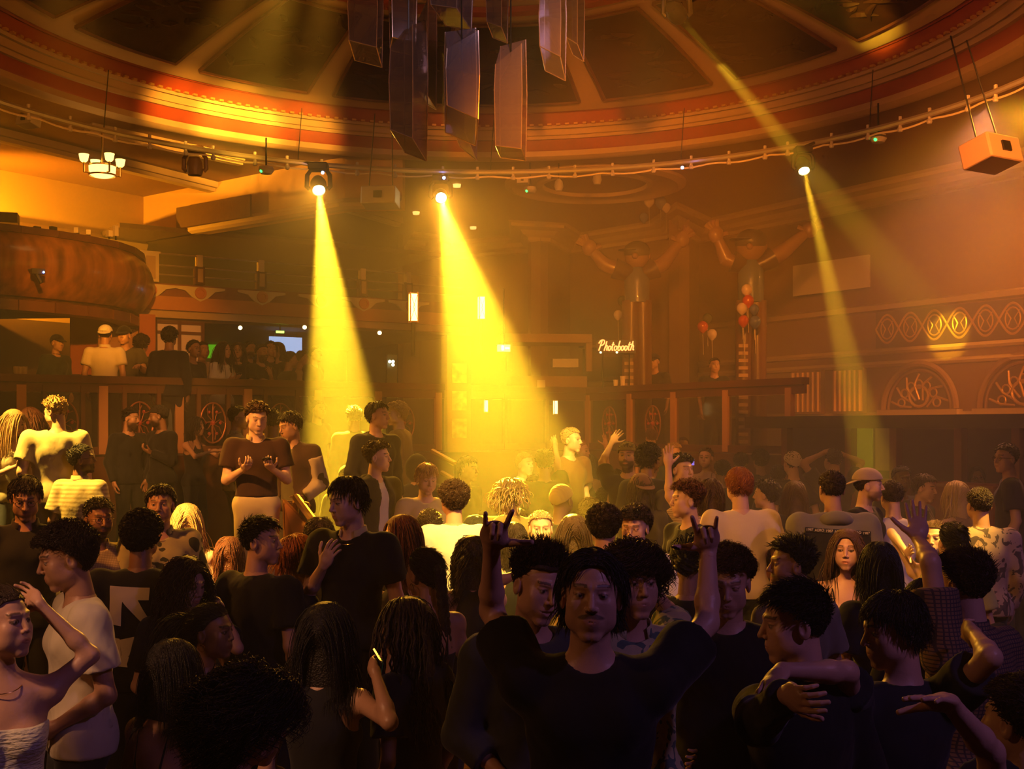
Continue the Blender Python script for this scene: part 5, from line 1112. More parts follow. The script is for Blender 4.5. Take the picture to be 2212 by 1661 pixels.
# balloons
BC = dict(white=(.62, .5, .42), red=(.5, .05, .02), blue=(.10, .13, .30), green=(.07, .09, .04))
def balloon(px, py, r, Y, col, lab, grp):
    c = at(px, py, Y); R_ = r/F*Y; t = empty('balloon', c, 0, lab, 'balloon', grp); b = MB(); b.lathe([(0, R_*1.05), (R_*.5, R_*.92), (R_*.88, R_*.5), (R_, 0), (R_*.85, -R_*.55), (R_*.45, -R_*.98), (.015, -R_*1.2), (.03, -R_*1.27), (0, -R_*1.27)], (0, 0, 0), 18); b.build('skin', mat('balloon_'+col, BC[col], .18, coat=.6), t, True)
    b = MB(); b.tube([(0, 0, -R_*1.27), (.01, 0, -R_*1.27-.35)], .004, 4); b.build('string', CREAM, t)
G = 'balloon bunch in front of the right inflatable man'
for a in ((1613, 626, 12, 'white', 'topmost white balloon of the bunch'), (1616, 650, 13, 'red', 'upper red balloon of the bunch'), (1603, 666, 12, 'white', 'lower white balloon of the bunch'), (1629, 668, 11, 'blue', 'upper blue balloon of the bunch'), (1606, 693, 12, 'red', 'lower red balloon of the bunch'), (1631, 695, 13, 'blue', 'lower blue balloon of the bunch')): balloon(a[0], a[1], a[2], 17.2, a[3], a[4]+' at the right inflatable man', G)
G = 'balloons in the haze near the ceiling'
for a in ((1402, 434, 12, 'white', 'left white balloon floating under the ceiling'), (1427, 437, 13, 'blue', 'blue balloon floating between two white ones'), (1439, 448, 10, 'white', 'right white balloon floating under the ceiling'), (1391, 470, 10, 'blue', 'lone blue balloon floating lower under the ceiling')): balloon(a[0], a[1], a[2], 21.5, a[3], a[4], G)
G = 'faint balloons on the back wall'
for a in ((1335, 680, 10, 'white', 'pale balloon left of the left inflatable man'), (1345, 650, 11, 'green', 'dark green balloon left of the left inflatable man'), (1528, 688, 11, 'green', 'dark balloon between the two inflatable men'), (1518, 705, 12, 'red', 'dull red balloon between the two inflatable men'), (1538, 722, 11, 'white', 'dull white balloon between the two inflatable men')): balloon(a[0], a[1], a[2], 19.6, a[3], a[4], G)
# glasses on the platform rail, cups on the booth
GL = mat('drink_glass', (.6, .5, .3), .1, alpha=.5, spec=.8)
for x, lab in ((34, 'small glass on the platform rail, leftmost of three'), (43, 'small glass on the platform rail, middle of three'), (53, 'small glass on the platform rail, rightmost of three'), (362, 'small glass on the rail in front of the man in black')):
    c = PLF(x, z=2.745); b = MB(); b.lathe([(.0, 0), (.03, 0), (.036, .09), (.033, .09), (.027, .01), (0, .01)], (0, 0, 0), 14); o = b.build('drinking_glass', GL, None, True); o.location = c; tag(o, lab, 'glass', 'glasses on the platform rail')
for x, h, lab in ((1330, .10, 'short cup on the railing under the neon sign'), (1345, .15, 'tall cup on the railing under the neon sign')):
    c = PLR(x, z=2.745); b = MB(); b.lathe([(0, 0), (.032, 0), (.04, h), (.036, h), (.03, .01), (0, .01)], (0, 0, 0), 14); o = b.build('cup', CREAM, None, True); o.location = c; tag(o, lab, 'cup', 'cups under the neon sign')
# ------------------------------------------------------------------ the crowd, nearest and most visible first
BK_ = (.010, .009, .011); NV = (.012, .012, .020); CRM = (.62, .55, .42); WH = (.78, .74, .68); GY = (.16, .15, .14); OLV = (.07, .065, .035)
P = person
# --- front row
P(1277, 1290, 190, -3, 'person in black t-shirt with moustache facing camera, both arms raised making horns', 'curtain', 'black', 'fair', 'tee', BK_, stache=1, hl=.75, wide=1.0,
  R=((1062, 1318, 1), (1062, 1178, -1), (1080, 1085, -1), 'horns', (.1, -1, .1)), L=((1527, 1345, 1), (1530, 1185, 1), (1520, 1098, -1), 'horns', (-.1, -1, .1)), roll=-2, pitch=-3)
P(1164, 1268, 152, 28, 'grinning person with spiky wet hair behind left of moustached one, grey hoodie', 'spiky', 'dark', 'fair', 'jacket', (.05, .055, .06), by=20, open=1, pitch=12, roll=-8, hood=1, L=((1260, 1330, 1), (1222, 1250, 1), (1215, 1170, 1), 'point', (0, -1, 0)), R='b', hl=1.4, cuff=.55)
P(1370, 1262, 150, 15, 'person mostly hidden behind moustached one raising a drink can, patterned shirt', 'mop', 'dark', 'fair', 'shirt', patmat('shirt_scribble', 'floral', (.55, .48, .28), (.10, .16, .14), 14), d=4.15, L=((1450, 1335, 1), (1412, 1275, -1), (1372, 1200, -1), 'grip', (-1, .1, 0)), R='b')
P(1572, 1262, 136, -12, 'young person with curly fringe looking down in black t-shirt right of raised arm', 'curlytop', 'brown', 'fair', 'tee', BK_, pitch=12, wide=1.25, fat=1.2, shut=1, R=((1440, 1500, 1), (1490, 1605, -1), (1515, 1660, -1), 'relax'), L='b')
P(1714, 1350, 165, -88, 'person in black suit with white collar in left profile hugging the one beside', 'crop', 'black', 'fair', 'long', BK_, by=-150, pitch=6, collar=WH, hl=1.5, R='b', L=((1640, 1560, -1), (1700, 1500, -1), (1760, 1520, -1), 'relax'))
P(1928, 1365, 148, -80, 'person in black t-shirt in left profile throwing an arm round the suited one', 'fringe', 'black', 'fair', 'tee', (.018, .018, .022), by=-165, pitch=8, L=((1830, 1452, -1), (1690, 1448, -1), (1640, 1505, -1), 'relax'), R=((2140, 1420, -1), (2105, 1370, 1), (2060, 1350, 1), 'relax'), d=3.9)
P(2079, 1262, 152, 215, 'tall person seen from behind in plaid shirt raising a bare arm at right', 'crop', 'dark', 'fair', 'shirt', patmat('shirt_plaid', 'plaid', (.24, .13, .08), (.06, .045, .05), 22), d=4.4, hl=1.3, L=((2010, 1215, 1), (1985, 1165, 1), (1978, 1080, 1), 'open', (-.3, -1, 0)), R='b', roll=0)
P(2200, 1560, 175, 215, 'person at lower right edge whose hand reaches onto the hugging backs', 'crop', 'dark', 'fair', 'tee', BK_, d=3.35, L=((2140, 1625, -1), (2052, 1520, -1), (1975, 1500, -1), 'open', (0, -.2, -1)), R='d')
P(142, 1208, 130, -62, 'person with thick curly top in cream t-shirt looking down at left', 'curly', 'dark', 'tan', 'tee', CRM, by=-60, pitch=14, hl=1.1, L='b', R='b', wide=1.05)
P(8, 1350, 150, 70, 'person at left edge with raised forearm and ruched white corset top', 'back', 'dark', 'fair', 'strapless', mat('satin_cream', (.72, .70, .58), .5, bump=.8, bscale=24, stretch=(1, 1, 4)), by=25, f=1, pitch=-6, tail=('pony', (0, -.1, .06), .3), L=((196, 1415, 0), (85, 1305, -1), (40, 1262, 1), 'claw'), R='b', chain=1, earring=.012)
P(307, 1161, 100, 183, 'person from behind in black t-shirt with large white arrow print', 'afro', 'black', 'brown', 'tee', BK_, wide=1.12, hl=.45)
P(402, 1262, 104, 60, 'person with long wavy dark hair pressing fingers to mouth at left', 'longwavy', 'dark', 'fair', 'tee', BK_, by=30, f=1, pitch=16, L=((512, 1400, -1), (475, 1310, 1), (450, 1290, 1), 'claw'), R='b', hl=.75)
P(458, 1367, 114, 76, 'person in right profile with slick ponytail and white straps', 'back', 'black', 'brown', 'cami', WH, by=70, f=1, tail=('pony', (0, -.11, .06), .35), earring=.016, L='f', R='c')
P(376, 1450, 128, 150, 'person with long straight black hair from behind, glitter on back, lower left', 'long', 'black', 'tan', 'cami', BK_, f=1, hl=.62, strapc=BK_)
P(541, 1560, 195, 118, 'dark curly headed person at bottom edge in black fishnet top', 'mop', 'black', 'tan', 'tank', patmat('fishnet', 'plaid', (.01, .01, .01), (.22, .09, .06), 60), f=1, pitch=14, hl=1.25, d=3.2, roll=8)
P(706, 1372, 132, 168, 'person with long black hair from behind in black halter top holding phone', 'long', 'black', 'tan', 'halter', BK_, f=1, hl=.75, R=((842, 1560, -1), (810, 1450, 1), (790, 1415, 1), 'phone'), L='b')
P(876, 1355, 122, -105, 'person with long thin braids down the back in dark top, centre left', 'braids', 'dark', 'brown', 'tee', BK_, f=1, by=-125, pitch=6)
P(916, 1240, 104, 222, 'person with hoop earring and thick plait hanging to bare shoulders', 'back', 'dark', 'tan', 'cami', BK_, by=205, f=1, tail=('braid', (0, -.125, .03), (.045, -.13, -.37), .026), earring=.030, chain=1)
P(566, 1172, 98, 78, 'person in black t-shirt with dark quiff, ear showing, behind ginger one', 'crop', 'black', 'fair', 'tee', BK_, by=150, hl=1.5, wide=1.1)
P(646, 1207, 94, 76, 'person with ginger bowl haircut in right profile, dark navy t-shirt', 'bowl', 'ginger', 'pale', 'tee', NV, by=120, pitch=-8, wide=1.05)
P(770, 1212, 84, 12, 'person with very long dark hair facing camera in shadow, black top', 'long', 'dark', 'fair', 'tank', BK_, f=1, hl=.8)
P(866, 1160, 88, -72, 'person in left profile with long auburn brown hair tucked behind ear', 'long', 'auburn', 'pale', 'tank', BK_, f=1, by=-50, pitch=4, hl=.8)
P(750, 1085, 98, -48, 'person with tousled fringe and ringed collar holding hand to chest', 'fringe', 'dark', 'pale', 'tee', BK_, by=-25, pitch=10, collar=(.6, .5, .3), chain=1, R='c', wide=1.1)
P(496, 1200, 74, 180, 'person with straight reddish shoulder length hair seen from behind', 'bob', 'auburn', 'fair', 'tee', BK_, f=1)
P(690, 1158, 62, 15, 'shadowed person with dark curly hair just above the ginger head', 'longwavy', 'dark', 'fair', 'tee', BK_, f=1, d=8.6, hl=.5, pitch=10)
# --- left side
P(30, 914, 54, 62, 'blonde person in pale tank top looking at a phone at left edge', 'long', 'blond', 'pale', 'tank', (.55, .50, .30), f=1, lvl=1, pitch=18, L='f', R='f', pc=(.10, .12, .14), hl=.9, by=60)
P(68, 908, 51, 150, 'person with long wavy auburn hair between the blonde one and pale t-shirt', 'longwavy', 'auburn', 'fair', 'tee', BK_, f=1, lvl=1, hl=.9, L='f')
P(120, 892, 60, -112, 'person lit from above in pale yellow t-shirt and jeans looking left', 'spiky', 'blond', 'pale', 'tee', (.72, .62, .36), lvl=1, by=195, pitch=18, pc=(.20, .19, .12), wide=1.15, hl=.8, legs=1)
P(178, 994, 61, 104, 'bearded person with glasses in wrinkled cream striped shirt facing right', 'crop', 'black', 'brown', 'shirt', patmat('shirt_cream_stripe', 'stripe', (.60, .50, .30), (.42, .33, .18), 9), by=165, beard=1, glasses=1, pitch=-6, R='b', L='b', hl=.9)
P(55, 1078, 88, 22, 'person with glasses and black polo trimmed orange looking down at left', 'fringe', 'black', 'tan', 'polo', BK_, pitch=20, glasses=1, collar=(.02, .012, .01), hl=.7, fat=1.1, beard=.3)
P(214, 1122, 82, 38, 'smiling bearded person with glasses in woven cream shirt, hand raised', 'crop', 'black', 'brown', 'shirt', patmat('shirt_weave', 'plaid', (.55, .45, .22), (.30, .22, .09), 30), beard=1, glasses=1, R=((165, 1215, -1), (178, 1150, -1), (172, 1120, -1), 'claw'), pitch=4)
P(347, 1092, 81, 8, 'slim faced person in dark leafy floral shirt with thin chain', 'fringe', 'black', 'tan', 'shirt', patmat('shirt_leaf', 'floral', (.34, .30, .14), (.03, .035, .02), 7), chain=1, hl=.6, by=18, vneck=1)
P(404, 1128, 74, 190, 'long blonde haired person from behind in glaring white off shoulder top', 'long', 'blond', 'pale', 'strapless', WH, f=1, hl=.7, pitch=6)
P(17, 1192, 76, 150, 'person with low hair bun and bare shoulders at left edge', 'back', 'brown', 'fair', 'strapless', BK_, f=1, tail=('bun', (0, -.12, .02), .045))
P(283, 905, 44, 78, 'bearded person in black talking closely, left one of the pair by the medallion', 'crop', 'black', 'tan', 'sweater' and 'long', BK_, lvl=1, beard=1, chain=1, by=50, legs=1, pitch=6)
P(342, 900, 45, -78, 'bearded person in flat dark cap, right one of the whispering pair', 'short', 'black', 'brown', 'long', BK_, lvl=1, beard=1, cap=('beanie', (.03, .025, .02)), by=-40, legs=1, L='f', pitch=8)
P(424, 922, 40, 80, 'person in sleeveless dark top reaching right with bare arm', 'longwavy', 'black', 'tan', 'tank', BK_, f=1, lvl=1, R='o', L='o', hl=.6, by=70, legs=1)
P(516, 904, 45, 90, 'person with glasses in pale printed shirt behind the polo shirt one', 'crop', 'dark', 'tan', 'shirt', patmat('shirt_print', 'floral', (.42, .34, .18), (.24, .18, .10), 12), lvl=1, glasses=1, by=110, d=12.6)
P(555, 905, 61, 25, 'smiling person in dark brown polo and cream trousers holding a phone', 'curlytop', 'brown', 'pale', 'polo', (.045, .016, .012), lvl=1, by=15, pitch=16, collar=(.5, .36, .18), R='f', L='f', pc=(.62, .50, .28), legs=2, wide=1.1, shut=1, hl=.7, d=9.7, hem=.085)
P(592, 912, 50, 178, 'dark haired person from behind between the polo and the varsity jacket', 'short', 'black', 'brown', 'tee', BK_, lvl=1, d=11.8)
P(626, 922, 62, -48, 'person in dark varsity jacket with pale sleeves looking down left', 'fringe', 'black', 'tan', 'jacket', (.055, .022, .015), lvl=1, by=-15, pitch=16, open_front=1, inner=(.13, .11, .05), pc=(.10, .08, .05), legs=1, hl=.6, wide=1.08, d=10.5, sleeves=(.50, .40, .26), L='p' if 0 else 'b', R='b')
P(642, 880, 35, 30, 'bearded face far behind the varsity jacket', 'short', 'black', 'tan', 'tee', BK_, lvl=1, beard=1)
P(612, 882, 36, 180, 'curly dark head behind the varsity jacket, seen from behind', 'curly', 'black', 'brown', 'tee', BK_, lvl=1)
P(688, 886, 40, 55, 'person in dark t-shirt left of the left beam facing right', 'short', 'black', 'tan', 'tee', OLV, lvl=1, legs=1)
P(765, 902, 46, 195, 'person in dark jacket from behind standing in the left beam', 'crop', 'dark', 'tan', 'jacket', (.05, .04, .015), lvl=1, legs=1)
P(817, 899, 57, 70, 'person in black hoodie in right profile beside the left beam', 'fringe', 'black', 'fair', 'jacket', BK_, lvl=1, hood=1, by=40, hl=.6, legs=1)
P(856, 896, 48, -70, 'curly blond person in mustard jacket just right of the left beam', 'curly', 'blond', 'fair', 'jacket', (.35, .24, .05), lvl=1, by=-100, legs=1)
P(817, 989, 62, 80, 'person with brown curls and black zip jacket open over white t-shirt', 'curlytop', 'brown', 'pale', 'jacket', (.018, .016, .016), by=50, hood=1, open_front=1, inner=WH, wide=1.1)
P(750, 1032, 50, 6, 'brightly lit face in a shiny durag behind the ringed collar one', 'bald', 'dark', 'fair', 'tee', (.12, .06, .03), cap=('durag', (.10, .05, .03)), beard=.8)
P(900, 1012, 52, 190, 'dark hooded figure bending near the sloping handrail', 'bald', 'dark', 'tan', 'jacket', BK_, cap=('hood', BK_), wide=1.2, lean=8)
# --- centre
P(922, 1036, 62, 22, 'blond person with a mop fringe in cream t-shirt looking down', 'fringe', 'blond', 'pale', 'tee', (.70, .60, .38), pitch=14, by=10)
P(979, 1082, 74, 200, 'person with brown curls from behind in glaring white shirt', 'curly', 'brown', 'fair', 'tee', WH, hl=1.1, by=185)
P(928, 1140, 70, 195, 'person with swirled dark crown from behind in golden shirt', 'crop', 'dark', 'fair', 'tee', (.55, .30, .10), by=175)
P(1012, 1015, 52, 60, 'hazy person in dark top in right profile under the beam', 'fringe', 'dark', 'tan', 'tee', BK_, hl=.6)
P(1103, 1072, 66, 165, 'person with blond dreadlocks glowing in the beam, mustard hoodie', 'dreads', 'light', 'fair', 'jacket', (.35, .26, .08), hood=1, wide=1.15)
P(1157, 1056, 54, 8, 'person facing camera washed yellow by the beam', 'fringe', 'dark', 'tan', 'tee', (.3, .22, .08), hl=.6)
P(1214, 1082, 66, 150, 'person with ribbed knitted skull cap glowing yellow from behind', 'bald', 'dark', 'brown', 'tee', (.03, .02, .02), cap=('durag', (.50, .36, .12)))
P(1118, 1132, 64, 62, 'laughing person with centre parted hair in profile lit by the beam', 'long', 'brown', 'pale', 'tank', (.4, .3, .1), f=1, hl=.5, open=.6)
P(1168, 1144, 74, 2, 'fair haired young person in full glare facing camera', 'short', 'light', 'pale', 'tee', (.70, .60, .30), hl=.9)
P(1238, 1152, 76, 182, 'person with long straight brown hair from behind, rim lit yellow', 'long', 'brown', 'fair', 'tank', (.3, .2, .08), f=1, hl=.8)
P(1176, 1002, 55, 182, 'dark silhouette person with one arm raised in the beam', 'crop', 'black', 'tan', 'tee', BK_, R=((1204, 1010, 1), (1199, 960, 1), (1192, 940, 1), 'open'), L='b')
P(1134, 1004, 47, 50, 'glaring white lit face in the beam behind the crowd', 'crop', 'blond', 'pale', 'shirt', WH)
P(1235, 952, 52, 62, 'short blond person in brown t-shirt standing above the crowd', 'short', 'light', 'pale', 'tee', (.16, .07, .03), by=40, wide=1.1, lvl=0)
P(1256, 976, 44, 62, 'bright lit person with hair tied, right of the short blond one', 'back', 'blond', 'pale', 'tank', (.4, .3, .15), f=1)
P(1272, 1004, 42, -40, 'smiling person with both hands up near the short blond one', 'long', 'dark', 'tan', 'tank', BK_, f=1, R='c', L='u', hl=.5)
P(1025, 1150, 68, 190, 'person with plain dark hair from behind left of raised hand', 'long', 'black', 'fair', 'tee', BK_, f=1, hl=.5)
P(1105, 1170, 76, 205, 'person with dark bobbed hair being hugged, bare arm round neck', 'bob', 'dark', 'fair', 'tank', BK_, f=1)
P(1020, 1205, 70, 185, 'person with dark gathered hair hugging, left of raised forearm', 'longwavy', 'dark', 'fair', 'tank', BK_, f=1, hl=.7, R=((1060, 1262, -1), (1160, 1225, -1), (1200, 1215, -1), 'relax'), d=7.0)
P(1355, 986, 57, -18, 'bearded person in glittering cap at centre', 'short', 'black', 'tan', 'tee', BK_, cap=('durag', (.20, .15, .04)), beard=1, R=((1300, 1000, 1), (1322, 955, 1), (1340, 928, 1), 'claw'))
P(1402, 994, 60, 150, 'person with round afro from behind right of glittering cap', 'afro', 'black', 'brown', 'long', (.02, .02, .02))
P(1456, 980, 38, 45, 'bright blond lit head deep in the crowd', 'curly', 'light', 'pale', 'tee', (.04, .09, .07))
P(1474, 1016, 61, 36, 'person with dark curls and closed eyes holding a straw', 'curly', 'black', 'fair', 'tee', OLV, shut=1, L='c', hl=.8)
P(1428, 965, 29, 0, 'small far face behind the afro', 'long', 'dark', 'fair', 'tee', BK_, f=1, hl=.4)
P(1476, 962, 33, -10, 'far person holding up a phone with violet screen', 'short', 'brown', 'fair', 'tee', (.2, .12, .08))
P(1524, 990, 43, -22, 'smiling person with hair pulled back, right of the violet phone', 'back', 'brown', 'fair', 'tank', (.25, .14, .08), f=1)
P(1407, 946, 36, 185, 'far head with pale short hair standing above the rest', 'short', 'brown', 'tan', 'tee', (.12, .07, .03))
P(1386, 964, 28, 20, 'small far face left of the afro', 'short', 'dark', 'tan', 'tee', BK_)
P(1330, 1046, 56, 140, 'person with dark hair turned away below the glittering cap', 'fringe', 'black', 'tan', 'tee', BK_, hl=.7)
P(1383, 1058, 62, 200, 'person with cap and hoop earring seen from behind at centre', 'bob', 'dark', 'tan', 'jacket', (.05, .04, .02), f=1, cap=('capback', (.16, .08, .05)), earring=.02)
P(1404, 1012, 50, 170, 'person with white shoulder panel behind the capped one', 'short', 'black', 'tan', 'long', (.5, .45, .4), d=11.6)
P(1428, 1094, 60, 38, 'person in dark headscarf leaning in to listen', 'bald', 'dark', 'tan', 'long', BK_, f=1, cap=('scarf', (.03, .025, .02)), roll=-10)
P(1481, 1082, 75, -80, 'person in left profile with glowing brown curls, black t-shirt', 'curlytop', 'auburn', 'fair', 'tee', BK_, by=-60, hl=1.2)
P(1534, 1070, 66, 185, 'person with blurry brown hair in pale striped shirt', 'bob', 'brown', 'fair', 'shirt', patmat('shirt_pink_stripe', 'stripe', (.55, .40, .36), (.35, .22, .20), 18), L='u')
P(1596, 1052, 74, 190, 'person with ginger hair from behind in plain cream t-shirt', 'fringe', 'ginger', 'fair', 'tee', (.66, .52, .34), hl=.6, wide=1.15)
P(1653, 1070, 58, -120, 'person with dark curls facing away left beside the ginger one', 'curly', 'black', 'fair', 'tee', BK_)
P(1304, 1140, 86, 178, 'person with dense dark curls from behind in olive t-shirt', 'curly', 'dark', 'tan', 'tee', (.05, .035, .018), hl=.9)
P(1371, 1142, 84, -22, 'person in white t-shirt with sunglasses pushed up on curly hair', 'curly', 'dark', 'fair', 'tee', WH, cap=('sunglasses', BK_), pitch=8, shut=1)
P(1311, 1084, 54, 190, 'person with short bright curls from behind above the dense dark curls', 'curly', 'brown', 'tan', 'tee', (.1, .08, .05))
P(1276, 1110, 56, 170, 'rim lit blond head peeking left of the dense dark curls', 'curly', 'blond', 'fair', 'tee', (.3, .22, .1))
P(1490, 1214, 108, 160, 'person with dark hair scraped back, ear showing, behind raised arm', 'back', 'black', 'tan', 'tee', BK_, f=1, tail=('bun', (0, -.12, .0), .05))
# --- right side
P(1708, 1222, 108, -90, 'person with spiky dark quiff in left profile at right', 'swept', 'black', 'tan', 'tee', (.16, .13, .11), by=-150, hl=1.1, beard=.7, roll=0)
P(1829, 1190, 86, -20, 'smiling person with long brown hair and black spaghetti straps', 'long', 'brown', 'fair', 'cami', BK_, f=1, open=.5, hl=.7, earring=.014, by=-5)
P(1774, 1186, 76, 30, 'person with parted hair holding a hand before the mouth', 'longwavy', 'dark', 'fair', 'cami', BK_, f=1, R='c', hl=.7)
P(1899, 1226, 102, 182, 'person with long black hair from behind in black beside smiling one', 'long', 'black', 'tan', 'tee', BK_, f=1, hl=.55)
P(2018, 1164, 72, -32, 'brightly lit person with slicked hair raising a bare elbow', 'back', 'brown', 'pale', 'tank', (.40, .38, .06), f=1, R=((1925, 1150, 1), (1960, 1195, -1), (1975, 1180, -1), 'open'), L='b')
P(2057, 1172, 82, 185, 'person with dark hair in a small bun from behind at right', 'back', 'black', 'tan', 'tee', (.4, .36, .1), f=1, tail=('bun', (.02, -.1, .09), .03))
P(2002, 1322, 112, 175, 'dark haired person from behind between the hugging ones and plaid shirt', 'bob', 'black', 'tan', 'tee', BK_, f=1, hl=.6, d=4.7)
P(1645, 1216, 72, 125, 'person with damp dark hair in olive t-shirt turned right', 'fringe', 'dark', 'fair', 'tee', (.09, .075, .045))
P(1796, 1058, 76, 182, 'person from behind in grey and black hoodie with printed tape', 'short', 'dark', 'tan', 'jacket', (.17, .15, .13), hood=1, wide=1.28)
P(1877, 1050, 68, 72, 'person in backward pale cap in right profile with orange shirt panel', 'short', 'dark', 'fair', 'long', BK_, cap=('capback', (.40, .28, .22)), beard=.7, by=50)
P(1926, 1074, 66, 182, 'person with round dark hair from behind in bright white t-shirt', 'short', 'dark', 'fair', 'tee', (.70, .62, .58), hl=.8)
P(1948, 1036, 54, 5, 'dark faced person in dark jacket behind the white t-shirt', 'short', 'black', 'dark', 'jacket', BK_)
P(1918, 1016, 42, 10, 'person with streaked hair and dark glasses behind the cap', 'long', 'blond', 'fair', 'tee', (.2, .1, .1), f=1, glasses=1, hl=.5)
P(1711, 1002, 50, 192, 'person in white backward cap from behind at right', 'short', 'black', 'fair', 'tee', BK_, cap=('beanie', (.62, .48, .44)))
P(1642, 996, 42, 185, 'person with clipped dark hair from behind left of the white cap', 'curly', 'black', 'tan', 'tee', BK_)
P(1799, 996, 50, 195, 'person in dark top holding both hands on head', 'short', 'black', 'tan', 'tee', BK_, R='h', L='h')
P(1716, 1070, 58, 180, 'person with long brown hair from behind left of the taped hoodie', 'long', 'brown', 'fair', 'tee', BK_, f=1, hl=.6)
P(1744, 1060, 44, -20, 'shadowed face behind the long brown hair, hand at cheek', 'short', 'dark', 'tan', 'tee', BK_, R='c')
P(1998, 1056, 56, 50, 'laughing person in black printed t-shirt at right', 'fringe', 'dark', 'fair', 'tee', patmat('tee_graphic', 'floral', (.015, .012, .014), (.16, .10, .08), 6), open=.6, pitch=8, hl=.5)
P(2065, 1072, 60, 200, 'person with straight blonde hair from behind at right', 'long', 'light', 'fair', 'tank', (.25, .15, .10), f=1, hl=.5, pitch=8)
P(2115, 1034, 48, -22, 'laughing person with glasses and dark hood of hair at right', 'bob', 'black', 'brown', 'tee', BK_, f=1, glasses=1, open=1, roll=12)
P(2172, 992, 60, -72, 'tall person with glasses in left profile near the right edge', 'crop', 'dark', 'fair', 'tee', (.02, .018, .03), glasses=1, by=-110, wide=1.15)
P(2190, 1094, 60, 22, 'person pressing both hands to cheeks at the right edge', 'long', 'black', 'tan', 'strapless', patmat('top_print', 'floral', (.18, .08, .07), (.05, .03, .04), 9), f=1, R='c', L='c', hl=.5)
P(2115, 1092, 72, 182, 'person with cropped hair from behind in mottled camouflage jacket', 'short', 'dark', 'tan', 'jacket', patmat('camo_print', 'camo', (.36, .24, .17), (.07, .045, .04), 11), wide=1.1)
P(2018, 1030, 35, -40, 'small blurred face behind the laughing ones at right', 'short', 'brown', 'fair', 'tee', (.2, .1, .1))
P(1560, 1020, 46, 182, 'dark back of head behind the ginger hair', 'crop', 'black', 'tan', 'tee', BK_)
P(1600, 1000, 40, 170, 'dark hazy head right of the smiling pulled back hair', 'fringe', 'black', 'tan', 'tee', BK_, hl=.5)
P(1682, 1030, 48, 160, 'dark head in front of the white capped one', 'short', 'black', 'tan', 'tee', BK_)
P(1840, 1012, 42, 170, 'dark head between raised hands and booth window', 'long', 'black', 'tan', 'tee', BK_, f=1, hl=.5)
P(1755, 1020, 40, 190, 'dark head left of the hands on head', 'short', 'black', 'tan', 'tee', BK_)
# --- on the raised platform
G = 'people on the raised platform'
P(124, 742, 35, 58, 'smiling person in black cap at the left of the platform', 'short', 'black', 'tan', 'jacket', (.02, .03, .02), lvl=2, cap=('cap', BK_), group=G)
P(228, 724, 39, 188, 'person in white backward cap and white polo from behind', 'short', 'black', 'tan', 'polo', (.66, .58, .44), lvl=2, cap=('capback', WH), group=G, by=182, wide=1.1, R='d', legs=1)
P(268, 726, 38, 0, 'person in dark cap and olive waistcoat resting hand on the rail', 'short', 'black', 'tan', 'tee', OLV, lvl=2, cap=('cap', BK_), group=G, L='r', d=15.7, wide=1.1)
P(284, 714, 33, 15, 'capped face behind the olive waistcoat', 'short', 'black', 'tan', 'tee', BK_, lvl=2, cap=('cap', BK_), group=G)
P(306, 745, 38, 182, 'dark back between the olive waistcoat and the person in black', 'afro', 'black', 'brown', 'tee', BK_, lvl=2, group=G)
P(367, 730, 40, 182, 'person in plain black seen from behind before the glazed door', 'afro', 'black', 'brown', 'long', BK_, lvl=2, group=G, hl=.5)
P(420, 755, 32, 55, 'person with hair bun leaning right on the platform', 'back', 'black', 'brown', 'tee', BK_, f=1, lvl=2, group=G, tail=('bun', (0, -.11, .05), .04), d=16.2)
P(439, 757, 29, 50, 'face behind the bun, in pale top', 'short', 'black', 'brown', 'tee', (.5, .4, .3), lvl=2, group=G, d=17.4)
P(484, 757, 34, 62, 'person with long dark hair and white t-shirt looking at a phone', 'long', 'dark', 'fair', 'tee', WH, f=1, lvl=2, group=G, L='f', R='f', d=16.6)
P(514, 758, 30, 10, 'person with long wavy hair in black right of the white t-shirt', 'longwavy', 'dark', 'fair', 'tee', BK_, f=1, lvl=2, group=G, d=17.5, hl=.7)
P(541, 755, 27, 60, 'bearded face deep behind the leaning one', 'short', 'black', 'tan', 'tee', BK_, lvl=2, group=G, beard=1, d=18.3)
P(566, 762, 35, 55, 'bearded person leaning on the platform rail with hand at mouth', 'short', 'black', 'tan', 'tee', BK_, lvl=2, group=G, beard=1, L='c', R='r', d=17.0)
P(585, 754, 28, 30, 'face right behind the leaning bearded person', 'short', 'dark', 'fair', 'tee', BK_, lvl=2, group=G, d=18.2)
P(599, 757, 28, -30, 'person with dark hair framed against the lit screen', 'bob', 'dark', 'fair', 'tee', BK_, f=1, lvl=2, group=G, d=18.2)
P(628, 778, 34, 120, 'person in black bending over the platform rail', 'short', 'black', 'tan', 'long', BK_, lvl=2, group=G, lean=20, d=17.3)
P(654, 776, 32, 100, 'person in pale shirt bending over the rail by the left beam', 'short', 'dark', 'tan', 'tee', (.40, .28, .14), lvl=2, group=G, lean=16, d=17.6)
P(682, 765, 32, 70, 'dark figure in the left beam haze on the platform', 'short', 'black', 'tan', 'tee', BK_, lvl=2, group=G, d=17.6)
P(1413, 782, 30, -30, 'person in black t-shirt and cap behind the hazy centre railing', 'short', 'black', 'tan', 'tee', BK_, lvl=2, group=G, cap=('cap', BK_), R='r', d=19.3)
P(1544, 790, 26, 5, 'faint distant face behind the centre railing', 'short', 'black', 'tan', 'tee', BK_, lvl=2, group=G, d=19)
